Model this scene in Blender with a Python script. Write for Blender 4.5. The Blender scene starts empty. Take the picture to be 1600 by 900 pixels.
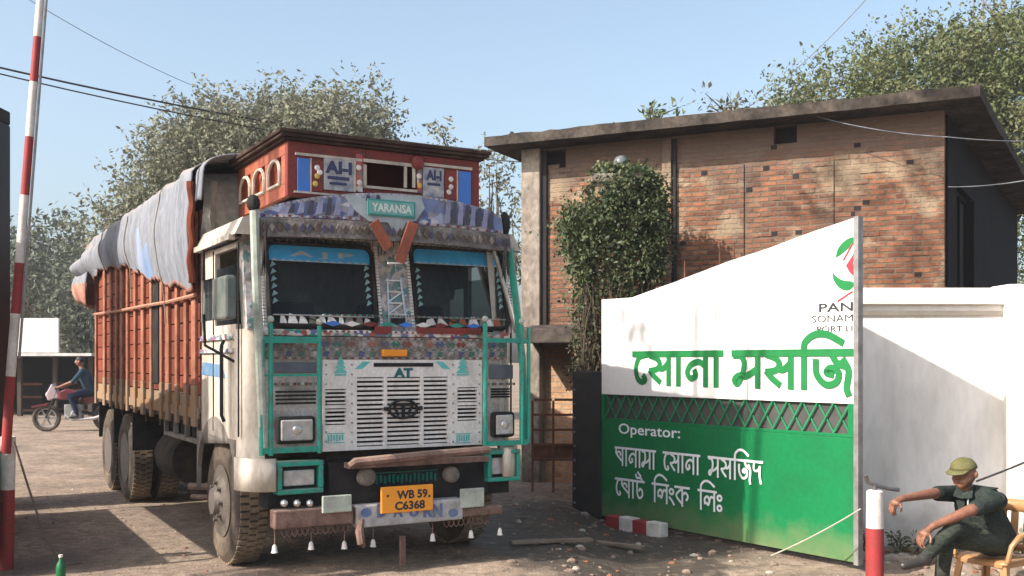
import bpy, bmesh, math, random
import numpy as np
from mathutils import Vector, Matrix, geometry
R = math.radians
SC = bpy.context.scene
COL = SC.collection
# ------------------------------------------------------------------ camera, sky, sun, exposure
CH, CF, HY = 1.6, 1600.0, 565.0            # eye height, focal length and horizon row in 1600 px picture units
cam = bpy.data.cameras.new('camera'); camo = bpy.data.objects.new('camera', cam); COL.objects.link(camo)
camo.location = (0, 0, CH); camo.rotation_euler = (R(90), 0, 0)
cam.sensor_width = 36; cam.lens = 36 * CF / 1600; cam.shift_y = (HY - 450) / 1600
cam.clip_end = 2000; cam.clip_start = .05
SC.camera = camo
SUN_AZ, SUN_EL = 59.0, 37.5                # light travels this far clockwise from +Y
w = bpy.data.worlds.new('World'); SC.world = w; w.use_nodes = True
nt = w.node_tree; bg = nt.nodes['Background']
sky = nt.nodes.new('ShaderNodeTexSky'); sky.sky_type = 'NISHITA'; sky.sun_disc = False
sky.sun_elevation = R(SUN_EL); sky.sun_rotation = R(180 + SUN_AZ)
sky.air_density = 1.0; sky.dust_density = 4.0; sky.ozone_density = 2.0
hs = nt.nodes.new('ShaderNodeHueSaturation'); hs.inputs['Saturation'].default_value = .84; hs.inputs['Hue'].default_value = .488
nt.links.new(sky.outputs[0], hs.inputs['Color']); nt.links.new(hs.outputs[0], bg.inputs[0]); bg.inputs[1].default_value = .138
sl = bpy.data.lights.new('sun', 'SUN'); sl.energy = 4.3; sl.angle = R(.55); sl.color = (1, .93, .82)
so = bpy.data.objects.new('sun', sl); COL.objects.link(so)
TR = Vector((math.sin(R(SUN_AZ)) * math.cos(R(SUN_EL)), math.cos(R(SUN_AZ)) * math.cos(R(SUN_EL)), -math.sin(R(SUN_EL))))
so.rotation_euler = TR.to_track_quat('-Z', 'Y').to_euler(); so.location = (-10, -8, 12)
SC.view_settings.view_transform = 'Standard'; SC.view_settings.look = 'None'
SC.view_settings.exposure = .98; SC.view_settings.gamma = 1
SC.render.engine = 'CYCLES'; SC.cycles.max_bounces = 6; SC.cycles.transparent_max_bounces = 12
SC.cycles.use_denoising = True

# ------------------------------------------------------------------ materials
MATS = {}
def mat(name, col, col2=None, scale=3.0, amt=.6, rough=.75, metal=0.0, bump=.0, stretch=(1, 1, 1), dust=0.0, detail=6, lo=.35, hi=.65,
        fine=0.0, coat=0.0, trans=0.0, splash=None):
    """paint with worn / dirty patches of a second colour, optional dust on upward faces"""
    if name in MATS: return MATS[name]
    m = bpy.data.materials.new(name); m.use_nodes = True; MATS[name] = m
    n = m.node_tree.nodes; L = m.node_tree.links; b = n['Principled BSDF']
    b.inputs['Roughness'].default_value = rough; b.inputs['Metallic'].default_value = metal
    b.inputs['Specular IOR Level'].default_value = .5 if metal or rough < .55 else .28 if rough < .7 else .1
    if coat: b.inputs['Coat Weight'].default_value = coat
    tc = n.new('ShaderNodeTexCoord'); mp = n.new('ShaderNodeMapping'); mp.inputs['Scale'].default_value = stretch
    L.new(tc.outputs['Object'], mp.inputs[0])
    nz = n.new('ShaderNodeTexNoise'); nz.inputs['Scale'].default_value = scale; nz.inputs['Detail'].default_value = detail
    nz.inputs['Roughness'].default_value = .62
    L.new(mp.outputs[0], nz.inputs[0])
    rp = n.new('ShaderNodeMapRange'); rp.inputs[1].default_value = lo; rp.inputs[2].default_value = hi
    rp.inputs[4].default_value = amt; L.new(nz.outputs[0], rp.inputs[0])
    mx = n.new('ShaderNodeMix'); mx.data_type = 'RGBA'
    mx.inputs[6].default_value = (*col, 1); c2 = col2 or tuple(c * .55 for c in col); mx.inputs[7].default_value = (*c2, 1)
    L.new(rp.outputs[0], mx.inputs[0]); out = mx.outputs[2]
    if fine:
        n2 = n.new('ShaderNodeTexNoise'); n2.inputs['Scale'].default_value = scale * 9; n2.inputs['Detail'].default_value = 4
        L.new(mp.outputs[0], n2.inputs[0])
        r2 = n.new('ShaderNodeMapRange'); r2.inputs[1].default_value = .3; r2.inputs[2].default_value = .7
        r2.inputs[3].default_value = 1 - fine; r2.inputs[4].default_value = 1 + fine; L.new(n2.outputs[0], r2.inputs[0])
        hm = n.new('ShaderNodeHueSaturation'); L.new(out, hm.inputs['Color']); L.new(r2.outputs[0], hm.inputs['Value']); out = hm.outputs[0]
    if dust:
        ge = n.new('ShaderNodeNewGeometry'); sx = n.new('ShaderNodeSeparateXYZ'); L.new(ge.outputs['Normal'], sx.inputs[0])
        r3 = n.new('ShaderNodeMapRange'); r3.inputs[1].default_value = .2; r3.inputs[2].default_value = .9; r3.inputs[4].default_value = dust
        L.new(sx.outputs[2], r3.inputs[0]); m3 = n.new('ShaderNodeMix'); m3.data_type = 'RGBA'
        L.new(r3.outputs[0], m3.inputs[0]); L.new(out, m3.inputs[6]); m3.inputs[7].default_value = (.36, .29, .22, 1); out = m3.outputs[2]
    if splash:                                    # mud thrown up from the ground: (height, spread, colour, strength)
        zs = n.new('ShaderNodeSeparateXYZ'); L.new(tc.outputs['Object'], zs.inputs[0]); zn = n.new('ShaderNodeTexNoise'); zn.inputs['Scale'].default_value = 5; zn.inputs['Detail'].default_value = 7; L.new(tc.outputs['Object'], zn.inputs[0])
        za = n.new('ShaderNodeMath'); za.operation = 'MULTIPLY_ADD'; za.inputs[1].default_value = splash[1]; L.new(zn.outputs[0], za.inputs[0]); L.new(zs.outputs[2], za.inputs[2])
        zr = n.new('ShaderNodeMapRange'); zr.inputs[1].default_value = splash[0] + splash[1]; zr.inputs[2].default_value = splash[0] - .12 + splash[1] * .3; zr.inputs[4].default_value = splash[3]; L.new(za.outputs[0], zr.inputs[0])
        m5 = n.new('ShaderNodeMix'); m5.data_type = 'RGBA'; L.new(zr.outputs[0], m5.inputs[0]); L.new(out, m5.inputs[6]); m5.inputs[7].default_value = (*splash[2], 1); out = m5.outputs[2]
    L.new(out, b.inputs['Base Color'])
    if bump:
        bp = n.new('ShaderNodeBump'); bp.inputs['Strength'].default_value = bump; bp.inputs['Distance'].default_value = .02
        n4 = n.new('ShaderNodeTexNoise'); n4.inputs['Scale'].default_value = scale * 5; n4.inputs['Detail'].default_value = 5
        L.new(mp.outputs[0], n4.inputs[0]); L.new(n4.outputs[0], bp.inputs['Height']); L.new(bp.outputs[0], b.inputs['Normal'])
    if trans:
        tr = n.new('ShaderNodeBsdfTranslucent'); L.new(out, tr.inputs[0]); ms = n.new('ShaderNodeMixShader'); ms.inputs[0].default_value = trans
        L.new(b.outputs[0], ms.inputs[1]); L.new(tr.outputs[0], ms.inputs[2]); L.new(ms.outputs[0], n['Material Output'].inputs[0])
    return m
def motif_mat(name, cols, scale, stretch=(1, 1, 1), base=None):
    """truck art: small painted petals and diamonds in a few colours"""
    m = bpy.data.materials.new(name); m.use_nodes = True; MATS[name] = m
    n = m.node_tree.nodes; L = m.node_tree.links; b = n['Principled BSDF']; b.inputs['Roughness'].default_value = .6
    tc = n.new('ShaderNodeTexCoord'); mp = n.new('ShaderNodeMapping'); mp.inputs['Scale'].default_value = stretch; L.new(tc.outputs['Object'], mp.inputs[0])
    vo = n.new('ShaderNodeTexVoronoi'); vo.inputs['Scale'].default_value = scale; vo.distance = 'MANHATTAN'; L.new(mp.outputs[0], vo.inputs[0])
    sp = n.new('ShaderNodeSeparateColor'); L.new(vo.outputs['Color'], sp.inputs[0])
    rp = n.new('ShaderNodeValToRGB'); rp.color_ramp.interpolation = 'CONSTANT'
    while len(rp.color_ramp.elements) < len(cols): rp.color_ramp.elements.new(.5)
    for i, c in enumerate(cols):
        e = rp.color_ramp.elements[i]; e.position = i / len(cols); e.color = (*c, 1)
    L.new(sp.outputs[0], rp.inputs[0])
    nz = n.new('ShaderNodeTexNoise'); nz.inputs['Scale'].default_value = 9; nz.inputs['Detail'].default_value = 6; L.new(tc.outputs['Object'], nz.inputs[0])
    gt = n.new('ShaderNodeMapRange'); gt.inputs[1].default_value = .45; gt.inputs[2].default_value = .7; gt.inputs[4].default_value = .7; L.new(nz.outputs[0], gt.inputs[0])
    mx = n.new('ShaderNodeMix'); mx.data_type = 'RGBA'; L.new(gt.outputs[0], mx.inputs[0]); L.new(rp.outputs[0], mx.inputs[6])
    mx.inputs[7].default_value = (*(base or (.2, .17, .14)), 1); L.new(mx.outputs[2], b.inputs['Base Color'])
    return m
def brick_mat(name, c1, c2, mortar, bw=.24, bh=.075, ms=.011, plaster=(.42, .36, .30), plast_lo=.58, soot=.5, top=None):
    m = bpy.data.materials.new(name); m.use_nodes = True; MATS[name] = m
    n = m.node_tree.nodes; L = m.node_tree.links; b = n['Principled BSDF']; b.inputs['Roughness'].default_value = .92; b.inputs['Specular IOR Level'].default_value = .1
    tc = n.new('ShaderNodeTexCoord'); sp = n.new('ShaderNodeSeparateXYZ'); L.new(tc.outputs['Object'], sp.inputs[0])
    ad = n.new('ShaderNodeMath'); L.new(sp.outputs[0], ad.inputs[0]); L.new(sp.outputs[1], ad.inputs[1])
    cb = n.new('ShaderNodeCombineXYZ'); L.new(ad.outputs[0], cb.inputs[0]); L.new(sp.outputs[2], cb.inputs[1])
    dn = n.new('ShaderNodeTexNoise'); dn.inputs['Scale'].default_value = 2.2; L.new(tc.outputs['Object'], dn.inputs[0])
    dv = n.new('ShaderNodeVectorMath'); dv.operation = 'SCALE'; dv.inputs[3].default_value = .035; L.new(dn.outputs[1], dv.inputs[0])
    va = n.new('ShaderNodeVectorMath'); L.new(cb.outputs[0], va.inputs[0]); L.new(dv.outputs[0], va.inputs[1])
    br = n.new('ShaderNodeTexBrick'); br.inputs['Scale'].default_value = 1; br.inputs['Mortar Size'].default_value = ms
    br.inputs['Brick Width'].default_value = bw; br.inputs['Row Height'].default_value = bh; br.inputs['Mortar Smooth'].default_value = .3
    br.inputs['Color1'].default_value = (*c1, 1); br.inputs['Color2'].default_value = (*c2, 1); br.inputs['Mortar'].default_value = (*mortar, 1)
    L.new(va.outputs[0], br.inputs[0]); out = br.outputs[0]
    def blotch(scale, lo, hi, amt, colr, out, stretch=(1, 1, 1)):
        mp = n.new('ShaderNodeMapping'); mp.inputs['Scale'].default_value = stretch; L.new(tc.outputs['Object'], mp.inputs[0])
        z = n.new('ShaderNodeTexNoise'); z.inputs['Scale'].default_value = scale; z.inputs['Detail'].default_value = 8; z.inputs['Roughness'].default_value = .65; L.new(mp.outputs[0], z.inputs[0])
        r = n.new('ShaderNodeMapRange'); r.inputs[1].default_value = lo; r.inputs[2].default_value = hi; r.inputs[4].default_value = amt; L.new(z.outputs[0], r.inputs[0])
        x = n.new('ShaderNodeMix'); x.data_type = 'RGBA'; L.new(r.outputs[0], x.inputs[0]); L.new(out, x.inputs[6]); x.inputs[7].default_value = (*colr, 1)
        return x.outputs[2]
    out = blotch(7, .45, .75, .55, tuple(c * .45 for c in c1), out)
    out = blotch(1.4, plast_lo, plast_lo + .08, .85, plaster, out, (1, 1, 1.6))
    out = blotch(.9, .46, .66, soot * .8, (.09, .075, .065), out, (1.3, 1.3, .5))
    out = blotch(30, .3, .8, .35, (.1, .07, .05), out)
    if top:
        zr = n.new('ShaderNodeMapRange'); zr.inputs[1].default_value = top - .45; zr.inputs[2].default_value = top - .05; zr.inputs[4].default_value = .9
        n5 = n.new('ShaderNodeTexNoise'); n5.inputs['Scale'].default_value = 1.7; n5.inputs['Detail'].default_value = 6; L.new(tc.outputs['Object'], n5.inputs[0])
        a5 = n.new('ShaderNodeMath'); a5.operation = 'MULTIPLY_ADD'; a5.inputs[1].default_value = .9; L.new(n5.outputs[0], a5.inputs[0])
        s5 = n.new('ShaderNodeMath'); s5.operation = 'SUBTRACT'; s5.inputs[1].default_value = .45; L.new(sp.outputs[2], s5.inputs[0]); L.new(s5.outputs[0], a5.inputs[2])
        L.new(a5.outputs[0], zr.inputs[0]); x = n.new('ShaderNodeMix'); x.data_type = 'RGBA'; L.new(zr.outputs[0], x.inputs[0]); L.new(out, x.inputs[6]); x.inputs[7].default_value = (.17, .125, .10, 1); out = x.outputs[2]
    L.new(out, b.inputs['Base Color'])
    bp = n.new('ShaderNodeBump'); bp.inputs['Strength'].default_value = .8; bp.inputs['Distance'].default_value = .02; bp.invert = True
    nb = n.new('ShaderNodeTexNoise'); nb.inputs['Scale'].default_value = 25; nb.inputs['Detail'].default_value = 6; L.new(tc.outputs['Object'], nb.inputs[0])
    am = n.new('ShaderNodeMath'); am.operation = 'MULTIPLY_ADD'; am.inputs[1].default_value = .8; L.new(nb.outputs[0], am.inputs[0]); L.new(br.outputs['Fac'], am.inputs[2])
    L.new(am.outputs[0], bp.inputs['Height']); L.new(bp.outputs[0], b.inputs['Normal'])
    return m
def glass_mat(name, tint=(.02, .025, .03), clear=.45):
    m = bpy.data.materials.new(name); m.use_nodes = True; MATS[name] = m
    n = m.node_tree.nodes; L = m.node_tree.links; b = n['Principled BSDF']; b.inputs['Base Color'].default_value = (*tint, 1); b.inputs['Roughness'].default_value = .1; b.inputs['Specular IOR Level'].default_value = .22
    t = n.new('ShaderNodeBsdfTransparent'); t.inputs[0].default_value = (.8, .85, .85, 1); x = n.new('ShaderNodeMixShader'); x.inputs[0].default_value = clear
    L.new(b.outputs[0], x.inputs[1]); L.new(t.outputs[0], x.inputs[2]); L.new(x.outputs[0], n['Material Output'].inputs[0]); return m

# ------------------------------------------------------------------ mesh helpers
def V(*a): return Vector(a)
class MB:
    def __init__(s): s.v = []; s.f = []; s.m = []; s.k = 0
    def add(s, vs, fs):
        o = len(s.v); s.v += [tuple(p) for p in vs]; s.f += [tuple(i + o for i in f) for f in fs]; s.m += [s.k] * len(fs); return s
    def mat(s, k): s.k = k; return s
    def box(s, x0, x1, y0, y1, z0, z1):
        return s.add([(x0, y0, z0), (x1, y0, z0), (x1, y1, z0), (x0, y1, z0), (x0, y0, z1), (x1, y0, z1), (x1, y1, z1), (x0, y1, z1)],
                     [(0, 3, 2, 1), (4, 5, 6, 7), (0, 1, 5, 4), (1, 2, 6, 5), (2, 3, 7, 6), (3, 0, 4, 7)])
    def bar(s, a, b, w, h=None, up=(0, 0, 1)):
        a = Vector(a); b = Vector(b); h = h or w; d = (b - a).normalized(); u = Vector(up)
        if abs(d.dot(u)) > .95: u = V(1, 0, 0)
        x = d.cross(u).normalized() * w / 2; y = x.cross(d).normalized() * h / 2
        p = [a - x - y, a + x - y, a + x + y, a - x + y, b - x - y, b + x - y, b + x + y, b - x + y]
        return s.add(p, [(0, 1, 2, 3), (7, 6, 5, 4), (0, 4, 5, 1), (1, 5, 6, 2), (2, 6, 7, 3), (3, 7, 4, 0)])
    def tube(s, pts, r, n=8, cap=True, closed=False):
        pts = [Vector(p) for p in pts]; N = len(pts); rs = r if isinstance(r, (list, tuple)) else [r] * N
        vs = []; prev = None
        for i, p in enumerate(pts):
            if closed: d = pts[(i + 1) % N] - pts[i - 1]
            else: d = pts[min(i + 1, N - 1)] - pts[max(i - 1, 0)]
            d.normalize()
            if prev is None:
                x = d.cross(V(0, 0, 1)) if abs(d.z) < .95 else d.cross(V(1, 0, 0))
            else: x = prev - d * prev.dot(d)
            x.normalize(); prev = x; y = d.cross(x)
            vs += [p + (x * math.cos(2 * math.pi * k / n) + y * math.sin(2 * math.pi * k / n)) * rs[i] for k in range(n)]
        fs = []
        for i in range(N if closed else N - 1):
            j = (i + 1) % N
            fs += [(i * n + k, i * n + (k + 1) % n, j * n + (k + 1) % n, j * n + k) for k in range(n)]
        if cap and not closed: fs += [tuple(range(n))[::-1], tuple((N - 1) * n + k for k in range(n))]
        return s.add(vs, fs)
    def lathe(s, prof, o, axis=(0, 0, 1), n=24, a0=0):
        """prof: (radius, height along axis)"""
        ax = Vector(axis).normalized(); x = ax.orthogonal().normalized(); y = ax.cross(x); o = Vector(o); vs = []; fs = []
        for r, h in prof:
            vs += [o + ax * h + (x * math.cos(2 * math.pi * k / n) + y * math.sin(2 * math.pi * k / n)) * max(r, 1e-4) for k in range(n)]
        for i in range(len(prof) - 1):
            fs += [(i * n + k, i * n + (k + 1) % n, (i + 1) * n + (k + 1) % n, (i + 1) * n + k) for k in range(n)]
        if prof[0][0] > 1e-3: fs.append(tuple(range(n))[::-1])
        if prof[-1][0] > 1e-3: fs.append(tuple((len(prof) - 1) * n + k for k in range(n)))
        return s.add(vs, fs)
    def prism(s, poly, f):
        """poly of 2-D points, f(x, y, side) gives the 3-D point for side 0 (front) or 1 (back)"""
        n = len(poly); vs = [f(x, y, 0) for x, y in poly] + [f(x, y, 1) for x, y in poly]
        tr = geometry.tessellate_polygon([[V(x, y, 0) for x, y in poly]])
        fs = [tuple(t) for t in tr] + [tuple(i + n for i in t)[::-1] for t in tr] + [(i, (i + 1) % n, (i + 1) % n + n, i + n) for i in range(n)]
        return s.add(vs, fs)
    def ball(s, c, r, n=12, m=8, sq=(1, 1, 1)):
        prof = [(math.sin(math.pi * i / m), -math.cos(math.pi * i / m)) for i in range(m + 1)]
        c = Vector(c); vs = []; fs = []
        for a, h in prof:
            vs += [c + V(a * math.cos(2 * math.pi * k / n) * r * sq[0], a * math.sin(2 * math.pi * k / n) * r * sq[1], h * r * sq[2]) for k in range(n)]
        for i in range(m): fs += [(i * n + k, i * n + (k + 1) % n, (i + 1) * n + (k + 1) % n, (i + 1) * n + k) for k in range(n)]
        return s.add(vs, fs)
    def build(s, name, mats, parent=None, bevel=0, smooth=False, seg=2):
        me = bpy.data.meshes.new(name); me.from_pydata(s.v, [], s.f)
        for m in (mats if isinstance(mats, (list, tuple)) else [mats]): me.materials.append(m)
        me.polygons.foreach_set('material_index', s.m)
        bm = bmesh.new(); bm.from_mesh(me); bmesh.ops.recalc_face_normals(bm, faces=bm.faces); bm.to_mesh(me); bm.free()
        if smooth:
            me.polygons.foreach_set('use_smooth', [True] * len(me.polygons))
            try: me.set_sharp_from_angle(angle=R(40))
            except Exception: pass
        o = bpy.data.objects.new(name, me); COL.objects.link(o)
        if parent: o.parent = parent
        if bevel:
            b = o.modifiers.new('bevel', 'BEVEL'); b.width = bevel; b.segments = seg; b.limit_method = 'ANGLE'; b.angle_limit = R(50)
        return o
def tag(o, label=None, cat=None, group=None, kind=None):
    for k, v in (('label', label), ('category', cat), ('group', group), ('kind', kind)):
        if v: o[k] = v
    return o
def thing(name, label, cat, loc=(0, 0, 0), rz=0, group=None):
    o = bpy.data.objects.new(name, None); COL.objects.link(o); o.location = loc; o.rotation_euler = (0, 0, rz); o.empty_display_size = .2
    return tag(o, label, cat, group)
def copy_tree(o, parent=None):
    c = o.copy(); COL.objects.link(c)
    if parent: c.parent = parent
    for ch in list(o.children): copy_tree(ch, c)
    return c
def ray(px, py): return V((px - 800) / CF, 1, -(py - HY) / CF)
def at(px, py, Y): d = ray(px, py); return V(d.x * Y, Y, CH + d.z * Y)
class Frame:
    """upright frame: x along the face, y away behind it, z up"""
    def __init__(s, o, ang): s.o = Vector((o[0], o[1])); s.a = ang; s.dx = Vector((math.cos(ang), math.sin(ang))); s.dy = Vector((-math.sin(ang), math.cos(ang)))
    def face(s, px, py, y=0):
        d = ray(px, py); t = (y + s.dy.dot(s.o)) / s.dy.dot(d.to_2d()); return (s.dx.dot(d.to_2d() * t - s.o), CH + d.z * t)
    def side(s, px, py, x=0):
        d = ray(px, py); t = (x + s.dx.dot(s.o)) / s.dx.dot(d.to_2d()); return (s.dy.dot(d.to_2d() * t - s.o), CH + d.z * t)
    def rect(s, x0, y0, x1, y1, d=0):
        """picture rectangle on the face plane -> x0, x1, z0, z1"""
        xm, ym = (x0 + x1) / 2, (y0 + y1) / 2
        return s.face(x0, ym, d)[0], s.face(x1, ym, d)[0], s.face(xm, y1, d)[1], s.face(xm, y0, d)[1]
    def srect(s, x0, y0, x1, y1, d=0):
        xm, ym = (x0 + x1) / 2, (y0 + y1) / 2
        a, b = s.side(x0, ym, d)[0], s.side(x1, ym, d)[0]
        return min(a, b), max(a, b), s.side(xm, y1, d)[1], s.side(xm, y0, d)[1]
def text_mb(mb, txt, x0, x1, z0, z1, y, bold=.02, fit=True):
    """flat lettering standing on the plane y, read from -y"""
    c = bpy.data.curves.new('lettering', 'FONT'); c.body = txt; c.size = 1; c.offset = bold; c.resolution_u = 3
    o = bpy.data.objects.new('lettering', c); COL.objects.link(o)
    dg = bpy.context.evaluated_depsgraph_get(); ev = o.evaluated_get(dg); me = ev.to_mesh()
    vs = [v.co.copy() for v in me.vertices]; fs = [tuple(p.vertices) for p in me.polygons]; ev.to_mesh_clear()
    bpy.data.objects.remove(o); bpy.data.curves.remove(c)
    ax, bx = min(v.x for v in vs), max(v.x for v in vs); az, bz = min(v.y for v in vs), max(v.y for v in vs)
    k = (z1 - z0) / (bz - az); kx = (x1 - x0) / (bx - ax) if fit else k
    mb.add([(x0 + (v.x - ax) * kx, y, z0 + (v.y - az) * k) for v in vs], fs)
def smooth_pts(p, n=6):
    if len(p) < 3: return p
    out = []
    for i in range(len(p) - 1):
        a, b, c, d = p[max(i - 1, 0)], p[i], p[i + 1], p[min(i + 2, len(p) - 1)]
        for k in range(n):
            t = k / n
            out.append(tuple(.5 * (2 * b[j] + (c[j] - a[j]) * t + (2 * a[j] - 5 * b[j] + 4 * c[j] - d[j]) * t * t + (3 * b[j] - a[j] - 3 * c[j] + d[j]) * t ** 3) for j in (0, 1)))
    return out + [p[-1]]
# brush strokes of the Bengali letters (head line at 1, foot at 0); third entry: letter carries the head line
def circ(cx, cy, r): return [(cx + r * math.cos(a * math.pi / 5), cy + r * math.sin(a * math.pi / 5)) for a in range(11)]
BN = {'e': (.46, [[(.44, .97), (.2, .88), (.09, .55), (.14, .2), (.28, .07), (.40, .14), (.34, .27)]], 1),
      'sa': (.84, [[(.12, .94), (.33, .84), (.42, .66), (.32, .50), (.10, .45)], [(.10, .45), (.22, .28), (.42, .08)], [(.36, .56), (.52, .52), (.70, .72)], [(.70, 1), (.70, 0)]], 1),
      'aa': (.34, [[(.17, 1), (.17, 0)]], 1),
      'na': (.78, [[(.64, .6), (.44, .74), (.2, .64), (.1, .40), (.2, .22), (.35, .30), (.32, .46)], [(.64, 1), (.64, 0)]], 1),
      'ma': (.80, [[(.04, .93), (.20, .92), (.30, .74), (.28, .46), (.20, .22), (.11, .08), (.04, .20), (.16, .33), (.36, .32), (.66, .54)], [(.66, 1), (.66, 0)]], 1),
      'i': (.36, [[(.18, 1), (.18, 0)], [(.18, 1.0), (.2, 1.28), (.42, 1.5), (.72, 1.5), (1.06, 1.27)]], 1),
      'ja': (.92, [[(.1, .78), (.12, .4), (.32, .12), (.56, .18), (.62, .44), (.46, .58), (.34, .46), (.48, .4)], [(.46, .97), (.58, .72), (.80, .62)], [(.72, .80), (.84, .5), (.80, .05), (.84, -.14)]], 1),
      'pa': (.76, [[(.08, .97), (.06, .72), (.20, .54), (.40, .38), (.62, .20)], [(.10, .64), (.26, .78), (.42, .72), (.44, .58)], [(.62, 1), (.62, 0)]], 1),
      'da': (.70, [[(.16, 1), (.15, .62), (.34, .55), (.54, .72)], [(.52, .78), (.52, .3), (.60, -.06)]], 1),
      'tta': (.70, [[(.06, 1.38), (.14, 1.2), (.42, 1.2), (.56, 1.0)], [(.16, 1), (.16, .35), (.32, .07), (.54, .2), (.54, .48), (.38, .6), (.30, .46)]], 1),
      'reph': (.0, [[(-.50, 1.52), (-.26, 1.30)]], 0),
      'la': (.84, [[(.10, .32), (.08, .58), (.26, .72), (.38, .5), (.30, .28), (.20, .40)], [(.38, .5), (.50, .72), (.70, .64)], [(.70, 1), (.70, 0)]], 1),
      'ng': (.44, [circ(.2, .70, .14), [(.04, .38), (.24, .2), (.38, .0)]], 0),
      'ka': (1.0, [[(.52, .95), (.10, .55), (.52, .10)], [(.52, .60), (.74, .74), (.90, .55), (.80, .34)], [(.52, 1), (.52, 0)]], 1),
      'h': (.42, [circ(.2, .72, .13), circ(.2, .2, .13)], 0)}
def bengali(mb, words, x0, x1, zb, h, th, y, gap=.45):
    tot = sum(sum(BN[g][0] for g in wd) for wd in words) + gap * (len(words) - 1); kx = (x1 - x0) / tot; x = 0; lift = [0]
    def ribbon(p):
        q = [V(x0 + a * kx, 0, zb + b * h) for a, b in p]; N = len(q); vs = []; lift[0] += .0003; yy = y - lift[0]
        for i in range(N):
            d = (q[min(i + 1, N - 1)] - q[max(i - 1, 0)]).normalized(); s_ = V(-d.z, 0, d.x) * th / 2
            e = q[i] + (d * -th * .25 if i == 0 else d * th * .25 if i == N - 1 else V(0, 0, 0))
            vs += [(e.x + s_.x, yy, e.z + s_.z), (e.x - s_.x, yy, e.z - s_.z)]
        mb.add(vs, [(2 * i, 2 * i + 1, 2 * i + 3, 2 * i + 2) for i in range(N - 1)])
    for wd in words:
        run = None
        for g in wd:
            wd_, st, head = BN[g]
            for s_ in st: ribbon([(x + a, b) for a, b in smooth_pts(s_)])
            if head: run = (run[0], x + wd_) if run else (x, x + wd_)
            elif wd_ and run: ribbon([(run[0], 1), (run[1], 1)]); run = None
            x += wd_
        if run: ribbon([(run[0], 1), (run[1], 1)])
        x += gap
def cable(name, a, b, sag, r, m, label, cat='cable', group=None, n=20):
    a = Vector(a); b = Vector(b)
    mb = MB().tube([a.lerp(b, i / n) - V(0, 0, sag * 4 * (i / n) * (1 - i / n)) for i in range(n + 1)], r, 5)
    return tag(mb.build(name, m, smooth=True), label, cat, group)

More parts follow.
